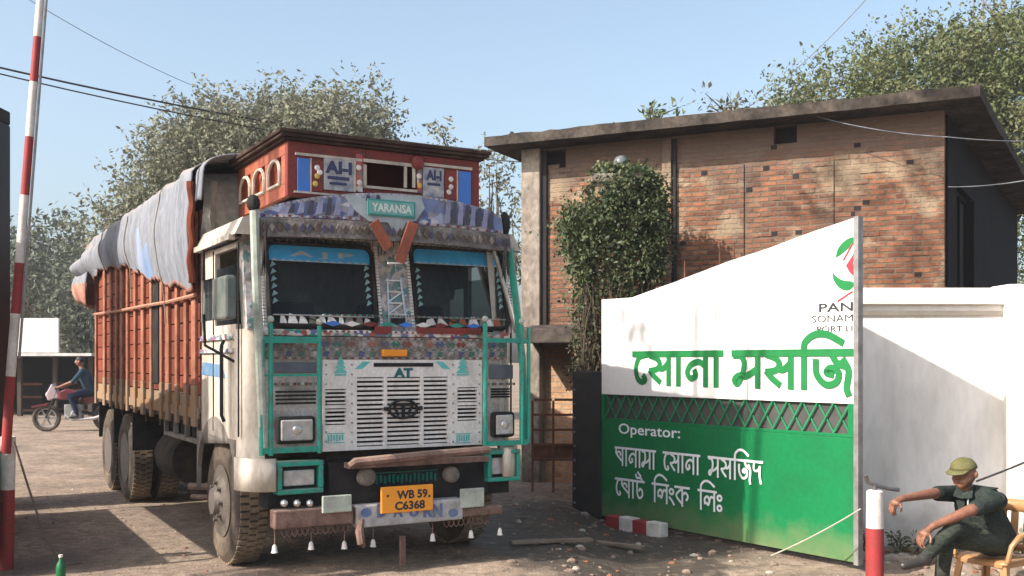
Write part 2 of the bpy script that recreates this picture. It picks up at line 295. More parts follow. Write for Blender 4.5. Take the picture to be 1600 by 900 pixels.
# ------------------------------------------------------------------ palette
M = {}
def ground_mat():
    m = mat('dusty_ground', (.275, .21, .16), (.155, .12, .095), 1.1, .9, .95, fine=.30); n = m.node_tree.nodes; L = m.node_tree.links; b = n['Principled BSDF']
    src = b.inputs['Base Color'].links[0].from_socket; tc = n['Texture Coordinate']
    def noise(sc, det=6): z = n.new('ShaderNodeTexNoise'); z.inputs['Scale'].default_value = sc; z.inputs['Detail'].default_value = det; L.new(tc.outputs['Object'], z.inputs[0]); return z.outputs[0]
    def rng(a, lo, hi, v0=0, v1=1): r = n.new('ShaderNodeMapRange'); r.inputs[1].default_value = lo; r.inputs[2].default_value = hi; r.inputs[3].default_value = v0; r.inputs[4].default_value = v1; L.new(a, r.inputs[0]); return r.outputs[0]
    def op(o, a, b_): q = n.new('ShaderNodeMath'); q.operation = o; [L.new(v, q.inputs[i]) if hasattr(v, 'is_linked') else setattr(q.inputs[i], 'default_value', v) for i, v in enumerate((a, b_))]; return q.outputs[0]
    def mix(f, a, col): x = n.new('ShaderNodeMix'); x.data_type = 'RGBA'; L.new(f, x.inputs[0]); L.new(a, x.inputs[6]); x.inputs[7].default_value = (*col, 1); return x.outputs[2]
    vo = n.new('ShaderNodeTexVoronoi'); vo.inputs['Scale'].default_value = 34; L.new(tc.outputs['Object'], vo.inputs[0])
    sp = n.new('ShaderNodeSeparateColor'); L.new(vo.outputs['Color'], sp.inputs[0])
    grit = op('MULTIPLY', rng(vo.outputs['Distance'], .42, .22), rng(sp.outputs[0], .72, .78))
    c = mix(op('MULTIPLY', grit, .7), src, (.42, .35, .28)); g2 = op('MULTIPLY', rng(vo.outputs['Distance'], .40, .25), rng(sp.outputs[1], .80, .86)); c = mix(op('MULTIPLY', g2, .8), c, (.075, .06, .05))
    sx = n.new('ShaderNodeSeparateXYZ'); L.new(tc.outputs['Object'], sx.inputs[0])
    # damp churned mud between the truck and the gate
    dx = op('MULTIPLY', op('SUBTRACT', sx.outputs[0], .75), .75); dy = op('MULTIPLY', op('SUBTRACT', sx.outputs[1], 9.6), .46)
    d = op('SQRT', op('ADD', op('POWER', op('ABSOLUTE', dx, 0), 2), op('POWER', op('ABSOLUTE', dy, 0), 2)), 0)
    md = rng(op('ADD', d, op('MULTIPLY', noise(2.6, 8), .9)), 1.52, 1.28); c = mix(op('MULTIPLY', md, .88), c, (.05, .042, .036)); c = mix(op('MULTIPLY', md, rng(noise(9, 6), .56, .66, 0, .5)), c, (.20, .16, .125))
    # wheel tracks running in the direction the truck drives
    ca, sa = math.cos(R(30)), math.sin(R(30)); u = op('ADD', op('MULTIPLY', op('ADD', sx.outputs[0], 1.877), ca), op('MULTIPLY', op('SUBTRACT', sx.outputs[1], 7.24), sa))
    for u0 in (.2, .55, 1.8, 2.15, -.9, -2.6):
        f = rng(op('ABSOLUTE', op('SUBTRACT', op('ADD', u, op('MULTIPLY', noise(.7, 3), .22)), u0 + .11), 0), .16, .08); c = mix(op('MULTIPLY', f, rng(noise(3, 5), .4, .65, 0, .38)), c, (.12, .092, .07))
    st = rng(noise(.45, 7), .56, .68, 0, .6); c = mix(st, c, (.10, .08, .062)); L.new(c, b.inputs['Base Color'])
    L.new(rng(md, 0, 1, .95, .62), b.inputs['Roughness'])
    bp = n.new('ShaderNodeBump'); bp.inputs['Strength'].default_value = .9; bp.inputs['Distance'].default_value = .02
    hgt = op('ADD', op('ADD', op('MULTIPLY', noise(6, 8), .9), op('MULTIPLY', noise(40, 5), .35)), op('ADD', op('MULTIPLY', grit, .5), op('MULTIPLY', md, op('MULTIPLY', noise(3.5, 8), 2.0)))); L.new(hgt, bp.inputs['Height']); L.new(bp.outputs[0], b.inputs['Normal']); return m
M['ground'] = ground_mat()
M['mud'] = mat('damp_mud', (.075, .062, .052), (.19, .15, .115), 2.2, .8, .6, bump=.8, fine=.4)
M['white_steel'] = mat('white_sign_paint', (.72, .70, .68), (.46, .45, .45), 2.6, .6, .55, lo=.48, hi=.85, stretch=(1, 1, .5), bump=.05, fine=.04)
M['green_steel'] = mat('green_gate_paint', (.003, .15, .048), (.010, .10, .038), 2.4, .7, .42, fine=.10, bump=.06, lo=.42, hi=.8, splash=(-.02, .45, (.21, .20, .10), .75))
M['green_text'] = mat('green_letter_paint', (.012, .17, .045), None, 6, .3, .6)
M['white_text'] = mat('white_letter_paint', (.80, .82, .84), None, 8, .25, .6)
M['black_text'] = mat('black_letter_paint', (.03, .03, .035), None, 5, .3, .6)
M['red_text'] = mat('red_letter_paint', (.42, .035, .05), None, 5, .3, .6)
M['post_black'] = mat('dark_gate_steel', (.018, .022, .024), (.05, .035, .03), 5, .6, .6)
M['wall_white'] = mat('whitewash', (.80, .77, .72), (.40, .37, .33), 1.5, .75, .9, bump=.25, lo=.50, hi=.85, stretch=(1, 1, .35), fine=.06, splash=(-.05, .7, (.20, .16, .12), .8))
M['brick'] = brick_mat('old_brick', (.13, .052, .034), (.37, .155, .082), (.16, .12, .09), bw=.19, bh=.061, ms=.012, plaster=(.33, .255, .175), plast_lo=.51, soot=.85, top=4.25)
M['brick_low'] = brick_mat('lower_brick', (.50, .27, .15), (.58, .36, .22), (.42, .34, .26), ms=.010, plaster=(.55, .44, .33), plast_lo=.6, soot=.35)
M['concrete'] = mat('weathered_concrete', (.34, .29, .24), (.10, .085, .075), 2.6, .9, .95, bump=.5, fine=.25, stretch=(1, 1, .6))
M['slab'] = mat('roof_slab_concrete', (.085, .07, .058), (.025, .023, .022), 2.3, .95, .95, bump=.6, fine=.3)
M['dark'] = mat('soot_dark', (.022, .022, .026), (.05, .04, .035), 2, .6, .9)
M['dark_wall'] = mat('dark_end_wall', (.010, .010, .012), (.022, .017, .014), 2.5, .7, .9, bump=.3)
M['rust'] = mat('rusty_steel', (.20, .085, .05), (.10, .05, .035), 8, .8, .8, bump=.2)
M['steel'] = mat('grey_steel', (.30, .30, .30), (.14, .12, .11), 8, .7, .5, metal=.5)
M['cable'] = mat('cable_black', (.03, .03, .035), None, 3, .2, .7)
M['cable_pale'] = mat('cable_pale', (.20, .21, .23), None, 3, .2, .7)
M['red_paint'] = mat('barrier_red', (.30, .03, .032), (.15, .04, .035), 9, .6, .55, fine=.1)
M['white_paint'] = mat('barrier_white', (.66, .62, .58), (.34, .29, .26), 9, .6, .55, fine=.08)
M['bark'] = mat('bark', (.11, .085, .065), (.05, .04, .03), 9, .8, .95, bump=.6)
M['leaf_dusty'] = mat('dusty_leaf', (.15, .16, .10), (.24, .235, .18), 1.1, .9, .7, trans=.22, fine=.3)
M['leaf_green'] = mat('green_leaf', (.095, .125, .045), (.16, .165, .08), 1.3, .9, .6, trans=.28, fine=.3)
M['leaf_far'] = mat('far_leaf', (.085, .10, .075), (.14, .15, .115), .8, .9, .8, trans=.2, fine=.3)
M['leaf_ivy'] = mat('ivy_leaf', (.024, .046, .015), (.055, .072, .028), 3.5, .9, .5, trans=.2, fine=.35)
M['vine_dry'] = mat('dry_vine', (.10, .075, .055), (.055, .045, .035), 6, .8, .9)

# ------------------------------------------------------------------ ground: one sheet to the horizon
def smooth(t): t = min(max(t, 0), 1); return t * t * (3 - 2 * t)
def gz(x, y):
    d = -.16 * smooth((x - .35) / .8) * smooth((13.2 - y) / 1.4) * smooth((60 - x) / 40)
    d += -.15 * smooth((x - 2.9) / .7) * smooth((9.35 - y) / .7)
    return d
def ground():
    xs = [-700, -300, -120, -60, -40, -30, -24, -20, -17] + list(np.arange(-15, 9.01, .14)) + [10, 12, 15, 20, 30, 50, 90, 200, 700]
    ys = [-80, -30, -10, -4, 0, 2, 4] + list(np.arange(5, 17, .14)) + [17.5, 18, 19, 20, 22, 24, 27, 30, 35, 40, 60, 100, 200, 500, 1200]
    rnd = random.Random(3)
    vs = [(x, y, gz(x, y) + (rnd.uniform(-.006, .006) if -14 < x < 8 and 5 < y < 16 else 0)) for y in ys for x in xs]; n = len(xs)
    mb = MB().add(vs, [(j * n + i, j * n + i + 1, (j + 1) * n + i + 1, (j + 1) * n + i) for j in range(len(ys) - 1) for i in range(n - 1)])
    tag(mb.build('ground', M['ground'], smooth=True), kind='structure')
ground()
# ------------------------------------------------------------------ foliage
def leaves_mesh(name, mats, pts, size, parent, seed, asp=2.0, droop=.25):
    rng = np.random.default_rng(seed); n = len(pts); pts = np.asarray(pts)
    d = rng.normal(size=(n, 3)); d[:, 2] -= droop; d /= np.linalg.norm(d, axis=1)[:, None]
    q = rng.normal(size=(n, 3)); s = np.cross(d, q); s /= np.linalg.norm(s, axis=1)[:, None]; nn = np.cross(d, s)
    L = size * rng.uniform(.45, 1.4, n)[:, None]; W = L / (asp * rng.uniform(.8, 1.5, n)[:, None])
    v = np.empty((n, 4, 3)); v[:, 0] = pts; v[:, 1] = pts + d * L * .5 + s * W * .5 - nn * L * .08; v[:, 2] = pts + d * L; v[:, 3] = pts + d * L * .5 - s * W * .5 - nn * L * .08
    me = bpy.data.meshes.new(name); me.vertices.add(4 * n); me.vertices.foreach_set('co', v.reshape(-1).astype(np.float32))
    f = (np.arange(n)[:, None] * 4 + np.array([0, 1, 2, 0, 2, 3])).reshape(-1)
    me.loops.add(6 * n); me.loops.foreach_set('vertex_index', f.astype(np.int32))
    me.polygons.add(2 * n); me.polygons.foreach_set('loop_start', np.arange(0, 6 * n, 3, dtype=np.int32))
    mats = mats if isinstance(mats, (list, tuple)) else [mats]
    for m in mats: me.materials.append(m)
    me.polygons.foreach_set('material_index', np.repeat(rng.integers(0, len(mats), n), 2).astype(np.int32))
    me.update(calc_edges=True); me.validate()
    o = bpy.data.objects.new(name, me); COL.objects.link(o)
    if parent: o.parent = parent
    return o
def crown_points(ells, n, seed, twig=.35, per=16, shoot=.0):
    """leaf positions gathered on twigs spread through and over a set of ellipsoids (x, y, z, rx, ry, rz)"""
    rng = np.random.default_rng(seed); wt = np.array([e[3] * e[4] * e[5] for e in ells]) ** .7; wt /= wt.sum(); out = []
    for k in range(n // per):
        e = ells[rng.choice(len(ells), p=wt)]; d = rng.normal(size=3); d /= np.linalg.norm(d)
        r = rng.uniform(.45, 1.0) ** .5
        c = np.array(e[:3]) + d * np.array(e[3:6]) * r
        ax = d * .8 + rng.normal(size=3) * .5 + np.array([0, 0, .5]); ax /= np.linalg.norm(ax)
        ln = twig * (1 + (shoot * rng.uniform(0, 2.2) if d[2] > -.1 and r > .8 else 0))
        t = rng.uniform(0, 1, per)[:, None]
        out.append(c + ax * ln * 1.5 * t + rng.normal(size=(per, 3)) * twig * .33 * (1.15 - t))
    return np.concatenate(out)
def tree(name, label, base, th, tr, ells, n, size, m, seed, twig=.35, per=16, shoot=0., asp=2.0, group=None, limbs=9):
    t = thing(name, label, 'tree', base, 0, group); rnd = random.Random(seed); B = Vector(base)
    mb = MB(); P = [V(0, 0, -.1)]
    for i in range(1, 6): P.append(V(rnd.uniform(-.1, .1) * i * tr, rnd.uniform(-.1, .1) * i * tr, th * i / 5))
    mb.tube(P, [tr * (1.25 - .09 * i) for i in range(6)], 10)
    for k in range(limbs):
        e = ells[k % len(ells)]; c = Vector(e[:3]) - B + V(*[rnd.uniform(-.5, .5) * e[3 + j] for j in range(3)])
        a = P[rnd.randint(3, 5)]; mid = a.lerp(c, .5) + V(rnd.uniform(-.3, .3), rnd.uniform(-.3, .3), rnd.uniform(0, .5))
        mb.tube([a, a.lerp(mid, .5) + V(0, 0, .1), mid, mid.lerp(c, .6), c], [tr * .5, tr * .4, tr * .28, tr * .16, tr * .05], 6)
        for q in range(3):
            d2 = mid.lerp(c, rnd.uniform(.2, .9)); e2 = d2 + V(rnd.gauss(0, 1), rnd.gauss(0, 1), rnd.gauss(.3, .8)) * e[3] * .4
            mb.tube([d2, d2.lerp(e2, .5) + V(0, 0, .1), e2], [tr * .14, tr * .09, tr * .03], 5)
    mb.build('trunk', M['bark'], t, smooth=True)
    pts = crown_points(ells, n, seed, twig, per, shoot) - np.array(base)
    leaves_mesh('crown', m, pts, size, t, seed)
    return t

# ------------------------------------------------------------------ brick building
BF = Frame((.28, 13.66), R(-25.4)); LB = 5.06
bld = thing('brick_building', 'old two storey brick building with flat concrete roof overhanging its walls', 'building', (.28, 13.66, 0), R(-25.4))
def bld_front():
    mb = MB(); rnd = random.Random(2)
    holes = [BF.rect(850, 235, 884, 263), BF.rect(1209, 190, 1245, 224)]
    xs = sorted([0, LB] + [h[0] for h in holes] + [h[1] for h in holes])
    for a, b in zip(xs, xs[1:]):
        hh = [h for h in holes if h[0] <= a + 1e-6 and h[1] >= b - 1e-6]
        if hh: mb.box(a, b, 0, .25, 1.85, hh[0][2]); mb.box(a, b, 0, .25, hh[0][3], 4.424)
        else: mb.box(a, b, 0, .25, 1.85, 4.424)
    for h in holes: MB().box(h[0] - .01, h[1] + .01, .14, .2, h[2] - .01, h[3] + .01).build('vent_opening', M['dark'], bld)
    # bricks standing out of the worn face, putlog holes
    for i in range(150):
        x = rnd.uniform(.15, LB - .3); z = 1.891 + .061 * rnd.randint(2, 38); d = rnd.uniform(.002, .010)
        mb.box(x, x + rnd.choice([.09, .18]), -d, .02, z, z + .053)
    mb.build('wall', M['brick'], bld)
    mb = MB()
    for i in range(26):
        x = rnd.uniform(.3, LB - .3); z = 1.952 + .061 * rnd.randint(2, 36); mb.box(x, x + .075, -.004, .01, z, z + .052)
    mb.build('putlog_holes', M['dark'], bld)
bld_front()
MB().box(.0, 3.0, .06, .30, -.2, 1.845).build('lower_wall', M['brick_low'], bld)
mb = MB(); mb.box(-.13, .14, -.10, .3, -.2, 4.423); mb.build('pilaster', M['concrete'], bld, bevel=.015)
MB().box(.145, .215, -.05, .02, 1.9, 4.39).build('drain_pipe', M['dark'], bld)
x = BF.face(1047, 300)[0]
mb = MB(); mb.box(x - .085, x + .035, -.075, .03, 1.86, 4.39); mb.build('pilaster', M['brick'], bld, bevel=.01)
MB().box(x + .04, x + .085, -.045, .01, 1.9, 4.38).build('drain_pipe', M['dark'], bld)
for px in (1160, 1300):
    x = BF.face(px, 300)[0]; MB().box(x - .04, x + .02, -.018, .01, 1.9, 4.0).build('patch_seam', M['brick'], bld)
mb = MB()                                         # the awning ledge over the lower wall
mb.prism([(-.62, 1.83), (.08, 1.86), (.08, 2.10), (-.62, 2.02)], lambda y, z, s: V(.02 if not s else 1.3, y, z)); mb.build('ledge', mat('ledge_black', (.035, .03, .028), (.12, .10, .085), 5, .7, .95, bump=.5), bld, bevel=.02)
mb = MB(); ex = .097                              # the end wall with its doorway, its shade painted in as near-black
def endp(y, z, o=0): return V(LB + ex * y + o, y, z)
def endbox(mb, y0, y1, z0, z1, d0=-.25, d1=0):
    p = [endp(y, z, d) for z in (z0, z1) for y, d in ((y0, d0), (y0, d1), (y1, d1), (y1, d0))]
    mb.add(p, [(0, 3, 2, 1), (4, 5, 6, 7), (0, 1, 5, 4), (1, 2, 6, 5), (2, 3, 7, 6), (3, 0, 4, 7)])
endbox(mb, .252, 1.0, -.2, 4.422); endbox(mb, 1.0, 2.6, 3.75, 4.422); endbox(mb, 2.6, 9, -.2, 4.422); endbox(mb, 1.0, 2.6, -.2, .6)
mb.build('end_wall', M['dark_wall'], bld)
mb = MB(); endbox(mb, 1.0, 2.6, .6, 3.75, -.2, -.12); mb.build('door', mat('door_dark', (.03, .022, .018), (.05, .04, .03), 3, .7, .7), bld)
mb = MB()
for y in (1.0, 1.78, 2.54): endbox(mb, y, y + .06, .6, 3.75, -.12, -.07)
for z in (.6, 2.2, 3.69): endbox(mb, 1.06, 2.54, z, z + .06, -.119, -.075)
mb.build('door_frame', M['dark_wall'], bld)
MB().box(0, LB, 8.75, 9, -.2, 4.39).build('back_wall', M['brick'], bld); MB().box(0, .25, .31, 8.74, -.2, 4.39).build('side_wall', M['brick'], bld)
def roof():
    rnd = random.Random(9); mb = MB(); N = 44
    def edge(a, b, n): return [(a[0] + (b[0] - a[0]) * i / n, a[1] + (b[1] - a[1]) * i / n) for i in range(n)]
    P = edge((-.5, -.45), (LB + .37, -.45), N) + edge((LB + .37, -.45), (LB + .37 + ex * 10, 9.5), 30) + edge((LB + .37 + ex * 10, 9.5), (-.5, 9.5), 12) + edge((-.5, 9.5), (-.5, -.45), 20)
    P = [(x + rnd.uniform(-.008, .008), y + rnd.uniform(-.008, .008)) for x, y in P]; n = len(P)
    lo = [V(x, y, 4.425 + rnd.uniform(-.0, .006)) for x, y in P]; hi = [V(x, y, 4.555 + rnd.uniform(-.010, .014)) for x, y in P]
    mb.add(lo + hi, [tuple(range(n))[::-1], tuple(range(n, 2 * n))] + [(i, (i + 1) % n, (i + 1) % n + n, i + n) for i in range(n)])
    r_ = mb.build('roof', M['slab'], bld)
    mb = MB()
    for i in range(60):
        x = rnd.uniform(-.4, LB + .3); mb.ball((x, -.3 + rnd.uniform(-.1, .5), 4.57), rnd.uniform(.012, .04), 6, 4)
    mb.build('rubble', M['slab'], r_)
roof()
# weeds on the roof edge
def weed(name, label, base, n, hgt, size, m, seed, cat='plant', spread=.3, group=None, asp=2.4):
    t = thing(name, label, cat, base, 0, group); rnd = random.Random(seed); mb = MB(); pts = []
    rng = np.random.default_rng(seed)
    for k in range(max(3, n // 40)):
        e = V(rnd.gauss(0, spread), rnd.gauss(0, spread), hgt * rnd.uniform(.5, 1)); c = V(e.x * .3, e.y * .3, e.z * .6)
        mb.tube([V(0, 0, -.04), c, e], [.012, .009, .004], 5)
        for q in range(n // max(3, n // 40)):
            s_ = rnd.uniform(.25, 1.05); p = (c.lerp(e, s_ * 2 - 1) if s_ > .5 else V(0, 0, 0).lerp(c, s_ * 2)); pts.append(np.array(p) + rng.normal(size=3) * spread * .22)
    mb.build('stem', M['vine_dry'], t); leaves_mesh('foliage', m, pts, size, t, seed, asp); return t
p = at(1024, 176, 12.9); weed('roof_weed', 'small leafy weed growing alone on the edge of the brick building roof', (p.x, p.y, 4.56), 170, .36, .09, M['leaf_green'], 4, spread=.16)
p = at(1140, 164, 12.9); weed('roof_weed', 'wide grey green weed on the roof edge beside the tree crown', (p.x, p.y, 4.56), 420, .36, .085, M['leaf_dusty'], 5, spread=.32)

# ------------------------------------------------------------------ white boundary wall
bw = thing('boundary_wall', 'whitewashed boundary wall with coping behind the seated guard', 'wall', (2.45, 9.7, 0))
WF = Frame((2.45, 9.7), 0)
zt = WF.face(1450, 450)[1]; xr = WF.face(1569, 500)[0]
mb = MB(); mb.box(0, xr, .03, .26, -.5, zt - .16); mb.build('wall', M['wall_white'], bw)
mb = MB(); mb.box(0, xr, -.02, .30, zt - .157, zt); mb.build('coping', M['wall_white'], bw, bevel=.01)
mb = MB(); mb.box(.4, xr - .003, .012, .031, zt - .26, zt - .215); mb.build('ledge_strip', mat('grey_ledge', (.27, .24, .20), None, 4, .6, .9), bw)
mb = MB(); mb.box(xr, xr + 3.6, -.10, .28, -.5, zt + .03); mb.build('pier', M['wall_white'], bw, bevel=.012)

# ------------------------------------------------------------------ sliding sign gate leaf
GA = math.atan2(-.812, .583)
GF = Frame((.9, 11.4), GA); GL = 3.36
gate = thing('sign_gate', 'open steel gate leaf with white sign board above green panel', 'gate', (.9, 11.4, 0), GA)
FX = lambda px, py, y=0: GF.face(px, py, y)
x0 = FX(940, 540)[0]; x1 = FX(1334, 540)[0]
zt_, zl, zb = 1.285, 1.0, -.11
zt_ = (FX(936, 612)[1] + FX(1328, 636)[1]) / 2; zl = (FX(936, 655)[1] + FX(1322, 686)[1]) / 2; zb = (FX(950, 806)[1] + FX(1318, 878)[1]) / 2
top = [FX(942, 468), FX(987, 465), FX(1050, 442), FX(1133, 410), FX(1200, 388), FX(1267, 363), FX(1345, 339)]
mb = MB(); poly = [(x0, zt_)] + [(x0, top[0][1])] + top[1:-1] + [(x1, top[-1][1]), (x1, zt_)]
mb.prism(poly, lambda x, z, s: V(x, .035 * s, z)); brd = mb.build('sign_board', M['white_steel'], gate, bevel=.003)
xm = FX(1168, 560)[0]
MB().box(xm - .006, xm + .006, -.0035, .002, zt_ + .01, FX(1168, 470)[1]).build('seam', mat('seam_grey', (.55, .54, .54), None, 4, .5, .7), gate)
mb = MB(); mb.box(x0, xm - .004, 0, .03, zb, zl); mb.box(xm + .004, x1, 0, .03, zb, zl); mb.build('green_panel', M['green_steel'], gate, bevel=.003)
mb = MB(); gw = .05
mb.box(x1 + .002, x1 + .05, -.01, .06, zb - .02, top[-1][1] + .01); mb.build('stile', M['steel'], gate, bevel=.004)
mb = MB(); mb.box(x1 - .055, x1 - .0, -.006, .05, zl + .003, zt_ - .003); mb.box(x0, x0 + .05, -.006, .05, zl + .003, zt_ - .003)
mb.box(x0 + .06, x1 - .06, .004, .046, zl + .002, zl + .03); mb.box(xm - .03, xm + .03, -.004, -.0005, zb, zl); mb.build('green_frame', M['green_steel'], gate, bevel=.003)
mb = MB(); nd = 19; st = (x1 - x0 - .10) / nd; rx = x0 + .05
for k in range(nd + 1):
    a = rx + st * k
    if k < nd: mb.bar((a, .012, zl + .03), (a + st, .012, zt_ - .003), .016, .008, up=(0, 1, 0)); mb.bar((a + st, .026, zl + .03), (a, .026, zt_ - .003), .016, .008, up=(0, 1, 0))
mb.build('lattice', mat('lattice_green', (.01, .20, .08), None, 5, .5, .5), gate)
MB().box(x0 + .004, x1 - .004, .0363, .046, zl - .02, zt_ + .02).build('added_light_stop', mat('light_stop_grey', (.075, .075, .07), None, 4, .6, .8), gate)  # sheet added behind the open lattice to stop sunlight passing through
xp = FX(898, 700)[0]
mb = MB(); mb.box(xp - .02, x0 - .004, -.02, .16, -.2, FX(905, 580)[1]); pst = mb.build('gate_post', M['post_black'], gate, bevel=.006)
mb = MB()
for i in range(9): mb.lathe([(.012, 0), (.012, .012), (.004, .016)], (xp + .03, -.021, .0 + .16 * i), (0, -1, 0), 8)
mb.build('bolts', M['steel'], pst)
mb = MB(); mb.box(x0, x1, .0475, .085, zb - .02, zb + .04); mb.box(x0, x1, .0475, .085, zt_ - .02, zt_ + .03)
for k in range(5): xx = x0 + (x1 - x0 - .05) * k / 4; mb.box(xx, xx + .045, .048, .088, zb + .04, zt_ + .03 + .2 * k)
mb.build('back_frame', M['post_black'], gate)
for px, a, b in ((1070, 408, 440), (1125, 378, 416), (1147, 378, 408)):
    (xa, za), (_, zb_) = FX(px, b, .05), FX(px, a, .05); MB().tube([(xa, .05, za - .1), (xa, .05, zb_)], .009, 6).build('spike', M['rust'], gate)
mb = MB(); bengali(mb, [['e', 'sa', 'aa', 'na', 'aa'], ['ma', 'sa', 'i', 'ja']], FX(990, 575)[0], x1 - .01, FX(1160, 604)[1], FX(1160, 552)[1] - FX(1160, 604)[1], .064, -.004, gap=.3)
mb.build('sign_lettering', M['green_text'], gate)
mb = MB(); text_mb(mb, 'PAN', FX(1280, 480)[0], x1 - .006, FX(1305, 487)[1], FX(1305, 473)[1], -.004, .015)
text_mb(mb, 'SONAM', FX(1269, 497)[0], x1 - .006, FX(1302, 503)[1], FX(1302, 492)[1], -.0045, 0); text_mb(mb, 'PORT LI', FX(1277, 514)[0], x1 - .01, FX(1304, 518.5)[1], FX(1304, 509)[1], -.004, .01)
mb.build('small_lettering', M['black_text'], gate)
def gpoly(name, pts, m):
    mb = MB(); q = [FX(px, py) for px, py in smooth_pts(pts + [pts[0]], 4)[:-1]]; q = [(min(x, x1 - .002), z) for x, z in q]
    mb.prism(q, lambda x, z, s: V(x, -.004 + .003 * s, z)); mb.build(name, m, gate)
gpoly('emblem_petal', [(1306, 403), (1309, 390), (1318, 378), (1330, 371), (1341, 372), (1330, 384), (1318, 395)], M['green_text'])
gpoly('emblem_petal', [(1301, 424), (1307, 432), (1318, 438), (1332, 440), (1334, 447), (1325, 454), (1312, 450), (1303, 438)], M['green_text'])
gpoly('emblem_petal', [(1322, 415), (1330, 403), (1341, 388), (1341, 400), (1333, 410), (1341, 432), (1330, 428)], M['red_text'])
mb = MB()
for a, b in (((1309, 471), (1338, 455)), ((1318, 407), (1340, 380))):
    (xa, za), (xb, zb2) = FX(*a), FX(*b); mb.bar((xa, -.003, za), (min(xb, x1 - .01), -.003, zb2), .016, .003, up=(0, 1, 0))
mb.build('emblem_stroke', M['red_text'], gate)
mb = MB(); text_mb(mb, 'Operator:', FX(967, 675)[0], FX(1063, 680)[0], FX(1010, 683)[1] - .02, FX(1010, 664)[1], -.004, .012)
l2 = FX(1070, 739)[1]; h2 = FX(1070, 710)[1] - l2
bengali(mb, [['pa', 'aa', 'na', 'aa', 'ma', 'aa'], ['e', 'sa', 'aa', 'na', 'aa'], ['ma', 'sa', 'i', 'ja', 'da']], FX(962, 720)[0], FX(1193, 735)[0], l2, h2, .024, -.004, gap=.6)
l3 = FX(1050, 788)[1]
bengali(mb, [['e', 'pa', 'aa', 'tta', 'reph'], ['i', 'la', 'ng', 'ka'], ['i', 'la', 'h']], FX(962, 765)[0], FX(1131, 775)[0], l3, h2, .024, -.004, gap=.6)
mb.build('operator_lettering', M['white_text'], gate)
# striped kerb stone lying in front of the gate
p = GF.o; kx0, kx1 = FX(946, 820, -.22)[0], FX(1031, 826, -.22)[0]
ks = thing('striped_kerb_stone', 'red and white painted kerb stone on the ground below the gate', 'kerb stone', (*(GF.o + GF.dx * kx0 + GF.dy * -.22), -.16), GA)
Lk = kx1 - kx0
for i in range(4): MB().box(Lk * i / 4 + .002, Lk * (i + 1) / 4, 0, .12, -.03, .13 + .01 * (i % 2)).build('painted_block', M['red_paint'] if i % 2 == 0 else M['white_paint'], ks, bevel=.012)

# ------------------------------------------------------------------ ivy clad pillar with globe lamp
pil = thing('gate_pillar', 'square gate pillar smothered in dark green ivy', 'pillar', (1.23, 12.0, 0), R(-8))
PXc = (1.23, 12.0)
MB().box(-.24, .26, -.24, .24, -.3, 3.66).build('shaft', M['brick'], pil); MB().box(-.29, .31, -.29, .29, 3.662, 3.76).build('cap', M['concrete'], pil, bevel=.015)
def ivy():
    rng = np.random.default_rng(12); pts = []; rnd = random.Random(4); mb = MB()
    cl = [(985, 285, 42, 34, 60), (1008, 330, 34, 46, 60), (958, 320, 40, 40, 60), (935, 345, 32, 34, 40), (975, 375, 46, 42, 70), (1010, 392, 26, 42, 40), (925, 392, 24, 30, 22), (985, 430, 34, 34, 40), (955, 440, 26, 34, 26), (915, 425, 14, 34, 10), (1030, 300, 14, 26, 9), (958, 472, 34, 30, 34), (945, 510, 26, 36, 34), (926, 560, 18, 34, 24), (918, 500, 14, 30, 14), (895, 320, 10, 16, 5), (890, 350, 10, 14, 4), (1040, 350, 10, 30, 6), (965, 262, 26, 14, 26), (1005, 268, 20, 12, 16), (900, 365, 14, 18, 6)]
    for px, py, rx, ry, n in cl:
        c = at(px, py, 11.7); s_ = 11.7 / CF
        for k in range(int(n * 4.6)):
            d = rng.normal(size=3); d /= np.linalg.norm(d); q = np.array([c.x - PXc[0], .0, c.z]) + d * np.array([rx * s_, .36, ry * s_]) * rng.uniform(.55, 1.08)
            m_ = 26; t = np.linspace(0, 1, m_)[:, None]; ax = rng.normal(size=3) * np.array([.10, .06, .06]) + d * .05 + np.array([0, -.02, -.13]); pts.append(q + ax * t + rng.normal(size=(m_, 3)) * .035)
    pts = np.concatenate(pts); low = pts[:, 2] + rng.normal(0, .35, len(pts)) < 2.25
    o = leaves_mesh('ivy_foliage', [M['leaf_ivy'], M['leaf_ivy'], M['leaf_green']], pts[~low], .05, None, 4, 1.5, .8)
    dr = leaves_mesh('dry_foliage', [M['vine_dry'], M['leaf_ivy'], mat('dry_leaf', (.15, .115, .07), (.08, .06, .04), 5, .8, .9)], pts[low], .042, o, 5, 2.2, 1.2)
    o.location = (*PXc, 0); o.rotation_euler = (0, 0, R(-2)); tag(o, 'dense dark green ivy climbing all over the gate pillar', 'ivy')
    for k in range(120):
        x = rnd.uniform(-.42, .34) * (.6 + .4 * rnd.random()); y = -.25 - rnd.uniform(0, .12); z = -.1; P = [V(x, y, z)]; top_ = rnd.uniform(1.2, 2.5)
        while z < top_: z += .2; x = max(-.46, min(.42, x + rnd.gauss(0, .035))); y = max(-.4, min(-.24, y + rnd.gauss(0, .02))); P.append(V(x, y, z))
        mb.tube(P, [rnd.uniform(.006, .02) * (1 - .5 * i / len(P)) for i in range(len(P))], 5)
    mb.build('vine_stems', M['vine_dry'], o)
ivy()
lp = thing('globe_lamp', 'round grey globe lamp on the ivy clad pillar', 'lamp', (1.28, 12.0, 3.72))
MB().lathe([(.07, -.02), (.07, .03), (.035, .05), (.035, .12)], (0, 0, 0), n=16).build('base', M['steel'], lp, smooth=True)
MB().ball((0, 0, .20), .095, 20, 14).build('globe', mat('globe_grey', (.12, .13, .13), (.06, .065, .065), 9, .8, .45), lp, smooth=True)
